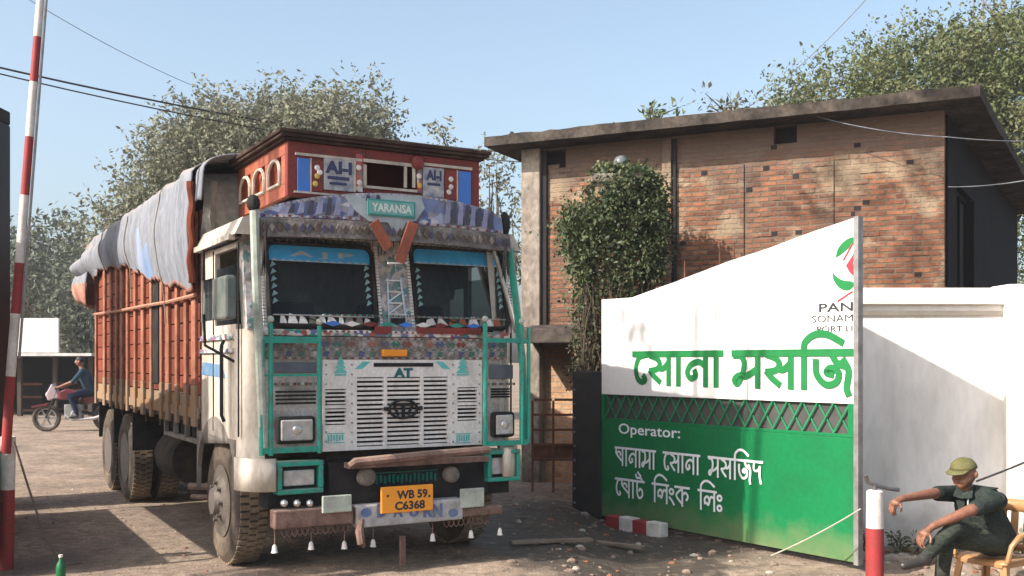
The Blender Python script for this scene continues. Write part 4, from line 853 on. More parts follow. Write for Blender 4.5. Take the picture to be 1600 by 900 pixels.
def f(mb):
    rr = random.Random(14)
    for i in range(38):
        t = (i + .5) / 38; u = uL + (uR - uL) * t; c = .02 * arch(t); v = .04 - .05 * arch(t) - .012; zm = (vz0 + vz1) / 2 + c
        mb.mat(rr.randint(0, 2)).prism([(u - .02, zm), (u, zm - .035), (u + .02, zm), (u, zm + .035)], lambda x, z, s: V(x, v + .014 * s, z))
        mb.mat(3).tube([V(u, v + .012, vz0 + c + .01), V(u + rr.uniform(-.006, .006), v + .012, vz0 + c - .045)], [.006, .003], 5)
tb('visor_fringe', [mat('fringe_brown', (.13, .10, .08), (.06, .05, .04), 20, .7, .8), mat('fringe_violet', (.09, .085, .14), None, 12, .6, .8), mat('fringe_pale', (.27, .24, .21), (.12, .1, .09), 16, .8, .8), T['black']], f)
topz = lambda t: TF.face(407 + 370 * t, 328 + 10 * t, .06)[1] + .155 * arch(t) ** .8
def f(mb):
    n = 24; vs = []
    for i in range(n + 1):
        t = i / n; u = uL + .01 + (uR - uL - .07) * t; z0 = vz1 + .004 + .02 * arch(t); z1 = max(z0 + .03, topz(t)); d = -.05 * arch(t)
        vs += [V(u, .055 + d, z0), V(u, .09 + d, z0), V(u, .12 + d, z1), V(u, .085 + d, z1)]
    fs = []
    for i in range(n): a = 4 * i; fs += [(a, a + 1, a + 5, a + 4), (a + 1, a + 2, a + 6, a + 5), (a + 2, a + 3, a + 7, a + 6), (a + 3, a, a + 4, a + 7)]
    fs += [(0, 1, 2, 3), (4 * n, 4 * n + 1, 4 * n + 2, 4 * n + 3)]; mb.add(vs, fs)
visor = tb('visor_board', T['wing'], f)
def f(mb):                                          # pale shield in the middle with its name plate
    P = [TF.face(px, py, .0) for px, py in ((540, 305), (658, 305), (664, 325), (650, 345), (634, 348), (620, 374), (606, 348), (576, 346), (556, 330))]
    mb.prism(P, lambda x, z, s: V(x, -.012 + .03 * s + .1 * max(0, z - vz1) * 1.0, z))
tb('shield', mat('shield_grey', (.34, .37, .38), (.2, .24, .26), 9, .7, .6), f, parent=visor)
def f(mb):
    x0, x1, z0, z1 = TF.rect(575, 313, 649, 338, -.02); k = .1 * (z0 - vz1)
    mb.mat(0).box(x0, x1, -.026 + k, -.012 + k, z0, z1); mb.mat(1).box(x0 + .012, x1 - .012, -.0285 + k, -.0255 + k, z0 + .012, z1 - .012)
    mb.mat(2); text_mb(mb, 'YARANSA', x0 + .03, x1 - .03, z0 + .028, z1 - .028, -.0295 + k, .035)
tb('name_plate', [mat('plate_teal', (.03, .26, .23), (.05, .18, .17), 9, .6, .6), mat('plate_teal_pale', (.15, .36, .33), None, 9, .5, .6), mat('plate_letters', (.55, .60, .58), None, 6, .4, .6)], f, parent=visor)
def f(mb):                                          # painted feathers standing off the visor board
    for t0, t1, n in ((.06, .30, 7), (.32, .44, 6), (.72, .95, 8)):
        for i in range(n):
            t = t0 + (t1 - t0) * i / n; u = uL + .01 + (uR - uL - .07) * t; z0 = vz1 + .03 + .02 * arch(t); z1 = topz(t) - .02; d = -.05 * arch(t)
            if z1 - z0 < .02: continue
            mb.mat(i % 2).prism([(u, z0), (u + .05, z0 + .01), (u + .06, z1), (u + .03, z1 + .006)], lambda x, z, s: V(x, .052 + d + .3 * (z - z0) * .12 - .004 + .004 * s, z))
    for i in range(44):
        t = (i + .5) / 44; u = uL + .01 + (uR - uL - .07) * t; z1 = topz(t); d = -.05 * arch(t); mb.mat(2).box(u - .011, u + .011, .078 + d, .084 + d, z1 - .020, z1 - .004)
        z0 = vz1 + .02 * arch(t); mb.mat(2 if i % 2 else 3).box(u - .01, u + .01, .048 + d, .054 + d, z0 + .008, z0 + .022)
tb('feather_ornaments', [mat('feather_lilac', (.26, .27, .40), (.1, .1, .17), 9, .6, .6), mat('feather_dark', (.06, .06, .085), None, 6, .4, .6), mat('bead_pale', (.45, .40, .36), (.2, .16, .14), 20, .8, .6), T['red']], f, parent=visor)
# cab shell: side walls, roof, back, interior
ZF = 1.0; vB = TF.side(312, 560, .0)[0]
dv0, dv1, dz0, dz1 = TF.srect(338, 392, 372, 508, .03); rv0, rv1, rz0, rz1 = TF.srect(316, 437, 334, 502, .03); ZC = TF.side(330, 383, 0)[1]
def side(mb, u0, u1):
    zf = 1.02
    mb.box(u0, u1, dv1, rv0, zf, ZC); mb.box(u0, u1, rv1, vB, zf, ZC); mb.box(u0, u1, .36, dv1, dz1, ZC); mb.box(u0, u1, .36, dv1, zf, dz0)
    mb.box(u0, u1, rv0, rv1, rz1, ZC); mb.box(u0, u1, rv0, rv1, zf, rz0)
tb('side_panel', T['cream'], lambda mb: side(mb, .02, .06)); tb('side_panel', T['cream'], lambda mb: side(mb, TW - .06, TW - .02))
def f(mb):                                          # rounded front corners of the cab
    for s, u in ((1, .02), (-1, TW - .02)):
        n = 6; P = [(u + s * .16 * (1 - math.cos(R(90 * i / n))), .36 - .19 * math.sin(R(90 * i / n))) for i in range(n + 1)]
        vs = [V(a, b, z) for z in (zfb - .05, zwb) for a, b in P]; k = n + 1; mb.add(vs, [(i, i + 1, i + 1 + k, i + k) for i in range(n)])
        vs = [V(a + s * .05, b + (wv(z) - VF) * .8, z) for z in (zwb, zt_ws + .05) for a, b in P]; mb.add(vs, [(i, i + 1, i + 1 + k, i + k) for i in range(n)])
tb('cab_corner', T['cream'], f, smooth=True)
tb('cab_back', T['cream'], lambda mb: mb.box(.06, TW - .06, vB - .05, vB - .001, ZF, ZC)); tb('cab_floor', T['black'], lambda mb: mb.box(.06, TW - .06, .5, vB - .052, ZF - .02, ZF + .04))
def f(mb):
    n = 10; vs = []
    for i in range(n + 1): a = math.pi * i / n; u = TW / 2 - (TW / 2 + .03) * math.cos(a); z = ZC + .002 + .24 * math.sin(a) ** .55; vs += [V(u, .20, z), V(u, vB + .02, z)]
    mb.add(vs, [(2 * i, 2 * i + 1, 2 * i + 3, 2 * i + 2) for i in range(n)] + [tuple(range(0, 2 * n + 2, 2)), tuple(range(1, 2 * n + 2, 2))])
    mb.box(-.05, .0, .3, vB, ZC - .03, ZC + .012); mb.box(TW, TW + .05, .3, vB, ZC - .03, ZC + .012)
tb('cab_roof', T['cream'], f)
for s, uu in ((1, .0), (-1, TW)):                   # trim on the sides
    def f(mb):
        mb.box(min(uu, uu + s * .019), max(uu, uu + s * .019), .40, vB - .01, dz0 - .11, dz0 - .07); mb.box(min(uu, uu + s * .019), max(uu, uu + s * .019), .40, vB - .01, dz0 - .21, dz0 - .18)
    tb('side_moulding', T['band'], f)
    tb('door_seam', T['black'], lambda mb: (mb.box(min(uu + s * .012, uu + s * .021), max(uu + s * .012, uu + s * .021), dv1 + .03, dv1 + .045, 1.05, ZC - .05), mb.box(min(uu + s * .012, uu + s * .021), max(uu + s * .012, uu + s * .021), dv0 - .07, dv0 - .055, 1.05, ZC - .05), mb.box(min(uu + s * .012, uu + s * .021), max(uu + s * .012, uu + s * .021), dv0 - .05, dv1 + .025, dz1 + .04, dz1 + .055)))
    MB().box(uu + s * .03, uu + s * .035, rv0, rv1, rz0, rz1).build('rear_pane', T['glass'], truck); MB().box(uu + s * .036, uu + s * .041, .36, dv1, dz0, dz1 - .12).build('door_pane', T['glass'], truck)
    ww = MB(); ww.tube([V(uu - s * .03, .50, 1.15), V(uu - s * .05, .50, 1.2), V(uu - s * .05, .50, 1.72), V(uu - s * .03, .50, 1.76)], .014, 6); ww.build('grab_handle', T['black'], truck)
def f(mb): a, b, c, d = TF.srect(315, 566, 352, 590, .018); mb.prism([(a, c), (b, c + .02), (b - .05, d), (a + .1, d - .02)], lambda y, z, s: V(.016 + .003 * s, y, z))
tb('blue_decal', mat('decal_blue', (.06, .16, .30), (.2, .26, .32), 8, .7, .6), f)
tb('seat', T['dialdark'], lambda mb: (mb.box(.2, .9, .75, 1.2, 1.04, 1.5), mb.box(.2, .9, 1.12, 1.25, 1.5, 2.1), mb.box(1.3, 2.1, .75, 1.2, 1.04, 1.5), mb.box(1.3, 2.1, 1.12, 1.25, 1.5, 2.1)), .03)
tb('steering_wheel', T['black'], lambda mb: mb.tube([V(1.7 + .22 * math.cos(a * .35), .55 + .1 * math.sin(a * .35), 1.75 + .18 * math.sin(a * .35)) for a in range(18)], .016, 6, closed=True))
# wheel arch and lower side
def archside(mb, s, uu):
    c = (.97, .55); r = .62; P = []
    v0, v1 = .40, vB - .02; zt, zb_ = 1.02, .50
    P = [(v1, zt), (v0 - .02, zt), (v0 - .02, .72)] + [(c[0] + r * math.cos(R(a)), c[1] + r * math.sin(R(a))) for a in range(158, 4, -11)] + [(v1 + .19, .52), (v1 + .19, zt)]
    mb.prism([(a, b) for a, b in P], lambda y, z, q: V(uu + s * (.015 + .04 * q), y, z))
tb('fender', T['grey'], lambda mb: archside(mb, 1, .0), .004); tb('fender', T['grey'], lambda mb: archside(mb, -1, TW), .004)
tb('wheel_well', T['under'], lambda mb: (mb.box(.70, TW - .70, .3, 1.6, .55, .98), mb.box(.06, TW - .06, .5, 1.6, .985, .998)))
# mirror, poles at the front corners
def f(mb): a, b, c, d = TF.srect(343, 432, 369, 500, -.16); mb.box(-.22, -.14, a + .06, b - .04, c, d)
mir = tb('mirror', mat('mirror_shell', (.06, .075, .07), (.14, .15, .13), 7, .7, .5), f, .02)
tb('mirror_arm', T['black'], lambda mb: (mb.tube([V(.02, .36, 2.5), V(-.18, .50, 2.42), V(-.18, .50, 2.2)], .012, 6), mb.tube([V(.02, .40, 1.6), V(-.17, .50, 1.72), V(-.18, .50, 1.95)], .012, 6)), parent=mir)
def pole(name, pts, v, r, m):
    P = [V(TF.face(a, b, v)[0], v, TF.face(a, b, v)[1]) for a, b in pts]; return MB().tube(P, r, 8).build(name, m, truck, smooth=True)
pole('corner_pole', [(397, 322), (400, 420), (406, 560), (411, 700)], .04, [.034, .034, .034, .03], T['palegreen'])
tb('pole_knob', T['black'], lambda mb: mb.ball((TF.face(396, 318, .04)[0], .04, TF.face(396, 318, .04)[1]), .05, 10, 8, (1, 1, 1.3)))
pole('corner_pole', [(796, 388), (806, 470), (816, 560), (822, 690)], .10, [.03] * 4, T['green'])
pole('pillar_strip', [(772, 392), (794, 470), (806, 520)], .16, .018, T['chrome'])
tb('pole_knob', T['black'], lambda mb: mb.ball((TF.face(790, 350, .1)[0], .12, TF.face(790, 350, .1)[1]), .07, 10, 8, (.7, .7, 1.5)))
# green guards round the headlamps
def f(mb):
    def post(px, ya, yb, w_, v=.03): u0, z0 = TF.face(px, yb, v); u1, z1 = TF.face(px, ya, v); mb.tube([V(u0, v, z0), V(u0, v, z1)], w_, 8)
    def rail(xa, xb, y, h, v=.03): a, z = TF.face(xa, y, v); b, _ = TF.face(xb, y, v); zz = TF.face((xa + xb) / 2, y, v)[1]; mb.box(a, b, v - .015, v + .012, zz - h, zz + h)
    post(423, 505, 712, .018); post(499, 509, 708, .018); post(409, 530, 712, .02)
    for y, h in ((531, .024), (586, .009), (703, .02)): rail(410, 499, y, h)
tb('lamp_guard', T['green'], f, smooth=True)
def f(mb):
    def post(px, ya, yb, w_, v=.03): u0, z0 = TF.face(px, yb, v); u1, z1 = TF.face(px, ya, v); mb.tube([V(u0, v, z0), V(u0, v, z1)], w_, 8)
    def rail(xa, xb, y, h, v=.03): a, z = TF.face(xa, y, v); b, _ = TF.face(xb, y, v); zz = TF.face((xa + xb) / 2, y, v)[1]; mb.box(a, b, v - .015, v + .012, zz - h, zz + h)
    post(758, 505, 700, .02); post(815, 508, 694, .02); post(826, 512, 692, .016)
    for y, h in ((532, .018), (692, .02)): rail(758, 824, y, h)
tb('lamp_guard', T['green'], f, smooth=True)
def f(mb):
    for px, py in ((423, 503), (499, 507), (758, 502), (815, 506)): u, z = TF.face(px, py, .03); mb.ball((u, .03, z + .02), .026, 8, 6)
tb('guard_finial', T['palegreen'], f)
def f(mb): fpx(mb, 428, 566, 496, 583, VF - .008, VF + .012); fpx(mb, 765, 570, 802, 592, VF - .008, VF + .012)
tb('side_lamp', mat('dull_lamp', (.10, .11, .14), (.05, .055, .07), 8, .5, .3), f, .006)
def headlamp(x0, y0, x1, y1, nm='headlamp'):
    a, b, c, d = TF.rect(x0, y0, x1, y1, VF)
    o = MB().box(a, b, VF - .05, VF + .011, c, d).build(nm, T['black'], truck, bevel=.03, seg=3)
    MB().box(a + .03, b - .03, VF - .066, VF - .045, c + .025, d - .025).build('lens', T['lens'], o, bevel=.014)
    mb = MB(); mb.ball(((a + b) / 2, VF - .066, (c + d) / 2), .035, 10, 8, (1, .3, 1)); mb.build('bulb', T['chrome'], o)
headlamp(429, 650, 491, 693); headlamp(765, 643, 801, 683)
# lower lamp boxes, corner caps
def lampbox(x0, y0, x1, y1, th):
    a, b, c, d = TF.rect(x0, y0, x1, y1, .03); mb = MB()
    mb.box(a, b, .03, .16, d - th, d); mb.box(a, b, .03, .16, c, c + th); mb.box(a, a + th, .03, .159, c + th, d - th); mb.box(b - th, b, .03, .159, c + th, d - th)
    o = mb.build('fog_lamp_box', T['green'], truck, .008)
    MB().box(a + th, b - th, .09, .14, c + th, d - th).build('recess', T['black'], o); MB().box(a + th + .02, b - th - .02, .07, .0895, c + th + .02, d - th - .03).build('lens', T['lens'], o, .01)
lampbox(434, 721, 506, 772, .036); lampbox(763, 703, 814, 752, .034)
zc0, zc1 = TF.face(405, 770, .03)[1], TF.face(405, 718, .03)[1]
def f(mb):
    for s, u in ((1, -.01), (-1, TW + .01)):
        n = 7; P = [(u + s * .22 * (1 - math.cos(R(90 * i / n))), .30 - .28 * math.sin(R(90 * i / n))) for i in range(n + 1)]; Q = [(a + s * .02, b + .02) for a, b in P][::-1]; C = P + Q
        if s < 0: C = C[::-1]
        k = len(C); mb.add([V(a, b, z) for z in (zc0, zc1) for a, b in C], [tuple(range(k))[::-1], tuple(range(k, 2 * k))] + [(i, (i + 1) % k, (i + 1) % k + k, i + k) for i in range(k)])
tb('bumper_corner', T['cream'], f, smooth=True)
# bumper
def f(mb):
    a, za = TF.face(545, 722, .0); b, zb_ = TF.face(762, 702, .0); mb.tube([V(a, -.03, za - .03), V(a + .03, -.04, za), V((a + b) / 2, -.05, (za + zb_) / 2 + .005), V(b, -.02, zb_)], [.032, .034, .034, .03], 8)
    mb.box(a, b, -.02, .14, za - .05, za - .012)
tb('bumper_rail', T['rustpink'], f, smooth=True)
def f(mb): a, b, c, d = TF.rect(512, 722, 760, 782, .12); mb.box(a, b, .10, .4, c, d + .03); mb.box(.2, a - .002, .161, .4, c, d + .05); mb.box(b + .002, TW - .1, .161, .4, c, d + .05)
tb('bumper_recess', T['black'], f)
for px, py, r in ((571, 745, .07), (703, 741, .065)):
    u, z = TF.face(px, py, .09); MB().lathe([(r, 0), (r, .05), (r * .7, .075), (.0, .085)], (u, .099, z), (0, -1, 0), 18).build('round_lamp', T['grey'], truck, smooth=True)
def f(mb):
    a, b, c, d = TF.rect(586, 740, 684, 754, .09)
    for i in range(15): x = a + (b - a) * i / 15; mb.box(x, x + (b - a) / 15 * .62, .085, .0985, c + .012 * (i % 2), d - .010 * ((i + 1) % 3 == 0)); 
    mb.box(a, b, .085, .0985, d + .012, d + .02)
tb('green_lettering', mat('dim_green', (.015, .12, .10), None, 5, .4, .7), f)
def f(mb): a, b, c, d = TF.rect(429, 794, 553, 823, .0); mb.box(a, b, .0, .12, c, d); a, b, c, d = TF.rect(717, 792, 786, 806, .0); mb.box(a, b, .0, .12, c, d)
tb('bumper_beam', T['rustpink'], f, .012)
def f(mb): a, b, c, d = TF.rect(556, 784, 722, 818, -.0); mb.box(a, b, -.02, .1, c, d)
tb('lower_board', mat('board_pale', (.45, .45, .46), (.2, .17, .15), 8, .8, .65), f, .012)
def f(mb):
    for px, ch in ((597, 'D'), (622, 'A'), (647, 'U'), (669, 'R'), (684, 'N')):
        x0, x1, z0, z1 = TF.rect(px - 8, 787, px + 7, 808, -.02); text_mb(mb, ch, x0, x1, z0, z1, -.0235, .05)
    for px in (572, 708):
        u, z = TF.face(px, 801, -.02); mb.prism([(u + .045 * math.cos(a * .7), z + .035 * math.sin(a * .7)) for a in range(9)], lambda x, zz, s: V(x, -.0235 + .002 * s, zz))
tb('board_lettering', mat('board_blue', (.05, .09, .25), (.2, .24, .3), 9, .6, .6), f)
def f(mb): fpx(mb, 504, 774, 550, 801, -.025, -.001); fpx(mb, 720, 763, 757, 793, -.025, -.001)
tb('white_box', T['palegreen'], f, .008)
def f(mb): fpx(mb, 596, 759, 677, 800, -.045, -.022)
plate = tb('number_plate', T['plate'], f, .006)
def f(mb):
    x0, x1, z0, z1 = TF.rect(620, 765, 668, 779, -.045); text_mb(mb, 'WB 59', x0, x1, z0, z1, -.0462, .04)
    x0, x1, z0, z1 = TF.rect(617, 782, 664, 796, -.045); text_mb(mb, 'C6368', x0, x1, z0, z1, -.0462, .04)
    for px in (606, 671): u, z = TF.face(px, 775, -.045); mb.box(u - .009, u + .009, -.0465, -.0445, z - .009, z + .009)
tb('plate_lettering', M['black_text'], f, parent=plate)
def f(mb):
    for px in (446, 466, 486): u, z = TF.face(px, 787, .0); mb.ball((u, .03, z), .028, 10, 6)
tb('bolt_head', T['chrome'], f)
# bells and chains below the bumper
for px, py in ((429, 857), (486, 852), (538, 851), (583, 848), (676, 839), (736, 834), (781, 830)):
    u, z = TF.face(px, py, .03); b = MB().lathe([(.026, -.03), (.02, -.02), (.017, .01), (.010, .026), (.0, .03)], (u, .03, z), n=12).build('bell', T['white'], truck, smooth=True)
    MB().tube([V(u, .03, z + .028), V(u + .006, .04, z + .08), V(u, .06, TF.face(px, 812, .03)[1])], .004, 5).build('cord', T['rustpink'], b)
def f(mb):
    for xa, xb, y0, n in ((436, 548, 822, 7), (690, 765, 808, 5)):
        a, z = TF.face(xa, y0, .05); b, z2 = TF.face(xb, y0 - 4, .05); st = (b - a) / n
        for i in range(n):
            for o_ in (0, .5): mb.tube([V(a + st * (i + o_ + (1.0 * k / 6) * 1.0), .05 + .01 * o_, z - .09 * math.sin(math.pi * k / 6) + .006) for k in range(7) if a + st * (i + o_ + k / 6) <= b + .01] or [V(a, .05, z), V(a, .05, z - .01)], .005, 5)
tb('chain_fringe', T['rustpink'], f)
def f(mb): u, z = TF.face(564, 818, .0); mb.tube([V(u, .0, z + .03), V(u - .02, -.02, z - .05), V(u - .01, -.03, z - .14), V(u + .02, -.01, z - .17)], [.03, .034, .032, .015], 8)
tb('tow_hook', T['rustpink'], f, smooth=True)
def f(mb): u, z = TF.face(630, 838, .0); mb.box(u - .022, u + .022, .0, .03, TF.face(630, 884, 0)[1], z)
tb('hanging_strap', T['rustpink'], f, .004)
# crown over the cab
cu0, cu1 = TF.face(449, 260, .1)[0], TF.face(749, 280, .1)[0]; cz0 = TF.face(600, 306, .1)[1]; cz1 = TF.face(600, 236, .1)[1]; CV = 1.45
crown_o = tb('crown_board', T['red'], lambda mb: (mb.box(cu0, TF.face(571, 270, .1)[0], .10, .16, cz0 - .06, cz1), mb.box(TF.face(649, 272, .1)[0], cu1, .10, .16, cz0 - .06, cz1), mb.box(TF.face(571, 270, .1)[0], TF.face(649, 272, .1)[0], .101, .159, cz0 - .06, TF.face(610, 296, .1)[1]), mb.box(TF.face(571, 270, .1)[0], TF.face(649, 272, .1)[0], .101, .159, TF.face(610, 254, .1)[1], cz1)), .006)
tb('window_frame', T['cream'], lambda mb: [fpx(mb, *q, .085, .0995) for q in ((568, 252, 652, 257), (568, 293, 652, 297), (568, 257, 573, 293), (645, 258, 649, 293), (632, 258, 636, 293))], parent=crown_o)
tb('window_back', mat('crown_dark_red', (.09, .018, .015), None, 5, .5, .7), lambda mb: fpx(mb, 566, 250, 652, 299, .40, .42), parent=crown_o)
for xa, ya, xb, yb, m, nm in ((465, 247, 485, 302, 'blue', 'blue_panel'), (487, 250, 505, 299, 'red', 'red_panel'), (506, 248, 553, 298, 'art', 'letter_panel'), (556, 240, 567, 300, 'crownart', 'painted_post'), (652, 245, 660, 302, 'crownart', 'painted_post'), (661, 262, 694, 308, 'art', 'letter_panel'), (696, 266, 714, 312, 'red', 'red_panel'), (717, 268, 736, 320, 'blue', 'blue_panel')):
    mm = T.get(m) or mat('panel_grey_art', (.42, .42, .42), (.12, .13, .18), 11, .9, .6)
    tb(nm, mm, lambda mb: fpx(mb, xa, ya, xb, yb, .087, .0995), .004, parent=crown_o)
def f(mb):
    for q in ((508, 252, 550, 272), (666, 266, 690, 282)):
        x0, x1, z0, z1 = TF.rect(*q, .085); text_mb(mb, 'AI-I', x0, x1, z0, z1, .0855, .05)
    for q in ((512, 276, 546, 281), (515, 285, 542, 289), (668, 286, 688, 290)): fpx(mb, *q, .084, .0865)
tb('panel_lettering', mat('letter_navy', (.035, .045, .10), None, 6, .3, .6), f, parent=crown_o)
def f(mb):
    rnd = random.Random(8)
    for px, py in ((496, 262), (496, 275), (493, 287), (500, 269), (705, 280), (705, 292), (702, 300), (561, 262), (562, 285), (655, 275), (656, 290)):
        u, z = TF.face(px, py, .08); mb.mat(rnd.randint(0, 1)).ball((u, .083, z), .022, 8, 6, (1, .3, 1))
    for xa in (464, 716): pass
tb('flower_stud', [T['white'], mat('stud_yellow', (.55, .36, .08), None, 5, .4, .6)], f, parent=crown_o)
def f(mb):
    for q in ((462, 243, 566, 247), (661, 258, 738, 262), (485, 247, 487, 302), (553, 247, 556, 300), (714, 266, 716, 314), (460, 302, 566, 305)): fpx(mb, *q, .084, .098)
tb('panel_trim', T['cream'], f, parent=crown_o)
tb('red_boss', T['red'], lambda mb: mb.ball((TF.face(653, 254, .07)[0], .075, TF.face(653, 254, .07)[1]), .055, 12, 8, (1, .6, 1)), parent=crown_o)
sides = ((cu0 + .001, cu0 + .05), (cu1 - .05, cu1 - .001))
def f(mb, k_=0):                                    # crown sides with arched openings
    for u0, u1 in (sides[k_],):
        mb.box(u0, u1, .162, CV, cz0 - .06, cz0 + .04); mb.box(u0, u1, .162, CV, cz1 - .09, cz1)
        for k in range(4): v = .162 + (CV - .162 - .09) * k / 3; mb.box(u0, u1, v, v + (.11 if k else .09), cz0 + .04, cz1 - .09)
for k_ in (0, 1): tb('crown_side', T['orange'], lambda mb: f(mb, k_), .005, parent=crown_o)
def f(mb, k_=0):
    for s, u in (((1, cu0), (-1, cu1))[k_],):
        for k in range(3):
            v0 = .27 + (CV - .252) * k / 3; v1 = .162 + (CV - .252) * (k + 1) / 3 - .005
            mb.mat(0).box(min(u + s * .04, u + s * .052), max(u + s * .04, u + s * .052), v0, v1, cz0 + .04, cz1 - .09)
            P = [(v0, cz0 + .05), (v1, cz0 + .05)] + [((v0 + v1) / 2 + (v1 - v0) / 2 * math.cos(a * math.pi / 8), cz1 - .20 + .10 * math.sin(a * math.pi / 8)) for a in range(9)]
            mb.mat(1).tube([V(u - s * .006, a, b) for a, b in P], .014, 5, closed=True)
ARM = [mat('arch_deep_orange', (.34, .085, .04), (.2, .05, .03), 6, .7, .6), T['cream']]
for k_ in (0, 1): tb('arched_panels', ARM, lambda mb: f(mb, k_), parent=crown_o)
def f(mb):                                          # roof with stepped eaves
    for k, (o, z0, z1) in enumerate(((.03, cz1 + .002, cz1 + .022), (.06, cz1 + .024, cz1 + .046), (.075, cz1 + .048, cz1 + .075))): mb.mat(0).box(cu0 - o, cu1 + o, .10 - o, CV + .02, z0, z1)
tb('crown_roof', [mat('eave_brown', (.03, .018, .016), (.085, .055, .042), 6, .7, .8), T['cream']], f, .006, parent=crown_o)
# ------------- chassis and wheels
def wheel(u0, u1, v, dual=False, front=False):
    r = .51; wdt = u1 - u0; root = thing('wheel', None, None); root.parent = truck; root.location = ((u0 + u1) / 2, v, r - .012)
    h = wdt / 2; mb = MB()
    mb.mat(0).lathe([(.27, -h + .02), (.33, -h), (.43, -h), (.485, -h + .025), (.497, -h + .05), (.497, h - .05), (.485, h - .025), (.43, h), (.33, h), (.27, h - .02)], (0, 0, 0), (1, 0, 0), 40)
    for k in range(54):
        a = 2 * math.pi * k / 54
        for j in range(3):
            xx = -h + .03 + (wdt - .06) * (j + .5) / 3; b = a + .04 * (j % 2); c, s = math.cos(b), math.sin(b); d = .040
            q = [V(xx + dx, (r - .014 + dr) * math.cos(b + da), (r - .014 + dr) * math.sin(b + da)) for dr in (-.01, .008) for dx, da in ((-.036, -d), (.036, -d), (.036, d), (-.036, d))]
            mb.mat(1).add(q, [(0, 3, 2, 1), (4, 5, 6, 7), (0, 1, 5, 4), (1, 2, 6, 5), (2, 3, 7, 6), (3, 0, 4, 7)])
    mb.build('tyre', [T['tyre'], T['tread']], root)
    mb = MB(); sg_ = -1 if u0 < TW / 2 else 1
    dp_ = .02 if front else -.10
    mb.lathe([(.275, -h * .9), (.275, h * .9)], (0, 0, 0), (1, 0, 0), 28)
    mb.lathe([(.285, sg_ * (h - .005)), (.27, sg_ * (h - .03)), (.22, sg_ * (h - .03 + dp_ * .6)), (.17, sg_ * (h + dp_)), (.12, sg_ * (h + dp_ + .01)), (.10, sg_ * (h + dp_ + .05)), (.0, sg_ * (h + dp_ + .06))], (0, 0, 0), (1, 0, 0), 24)
    for k in range(8): a = k * math.pi / 4; mb.lathe([(.017, 0), (.017, .03), (.0, .034)], (sg_ * (h + dp_ + .004), .145 * math.cos(a), .145 * math.sin(a)), (sg_, 0, 0), 6)
    mb.build('rim', T['hub'], root, smooth=True)
for u0, u1 in ((.06, .32), (TW - .32, TW - .06)): wheel(u0, u1, .97, front=True)
for v in (5.22, 6.42):
    for u0, u1 in ((.03, .28), (.33, .58), (TW - .58, TW - .33), (TW - .28, TW - .03)): wheel(u0, u1, v)
def f(mb):
    mb.box(.72, .82, .4, 7.2, .72, .95); mb.box(TW - .82, TW - .72, .4, 7.2, .72, .95)
    for v in (.97, 5.22, 6.42): mb.tube([V(.34, v, .5), V(TW - .34, v, .5)], .07, 8); 
    for v in (5.22, 6.42): mb.ball((TW / 2, v, .52), .2, 12, 8)
    for u in (.66, TW - .66): mb.bar((u, .3, .62), (u, 1.7, .62), .09, .08)
    for u in (.66, TW - .66): mb.bar((u, 4.6, .66), (u, 7.0, .66), .09, .12)
    mb.tube([V(TW / 2, 1.6, .6), V(TW / 2, 5, .55)], .05, 8); mb.box(.8, 1.5, .5, 1.4, .45, 1.0)
    for v in np.arange(2.0, 7.3, .75): mb.box(.1, TW - .1, v, v + .08, .955, 1.05)
tb('chassis', T['under'], f)
BV0, BV1 = TF.side(311, 560, 0)[0] + .06, TF.side(147, 560, 0)[0]; BZ = TF.side(230, 634, 0)[1]
def f(mb): a, b, c, d = TF.srect(256, 641, 309, 690, .04); mb.box(.04, .5, a, b, c + .02, c + .05); mb.box(.04, .5, a, b, d - .03, d); [mb.box(.04, .08, v, v + .035, c + .05, d - .03) for v in (a, (2 * a + b) / 3, (a + 2 * b) / 3, b - .035)]
tb('battery_rack', T['grey'], f)
def f(mb): a, b, c, d = TF.srect(256, 641, 309, 690, .04); [mb.box(.09, .45, a + .05 + k * (b - a) / 3, a + (k + 1) * (b - a) / 3 - .03, c + .052, d - .10) for k in range(3)]
tb('battery', T['black'], f, .01)
def f(mb): mb.lathe([(.0, 0), (.24, .005), (.26, .04), (.26, .80), (.24, .835), (0, .84)], (.40, 3.25, .62), (0, 1, 0), 20)
tb('fuel_tank', T['under'], f, smooth=True)
def f(mb): mb.tube([V(.3, 1.65, .42), V(.06, 1.95, .42)], .022, 8); mb.tube([V(.5, 1.6, .42), V(.3, 1.65, .42)], .022, 8); mb.tube([V(.3, 1.8, .50), V(.06, 2.05, .50)], .03, 8)
tb('step_rail', T['rustpink'], f)
def f(mb):
    for v in (4.62, 5.86, 7.05): mb.box(.02, .62, v, v + .02, .62, BZ - .06); mb.box(TW - .62, TW - .02, v, v + .02, .62, BZ - .06)
tb('mud_flap', T['black'], f)
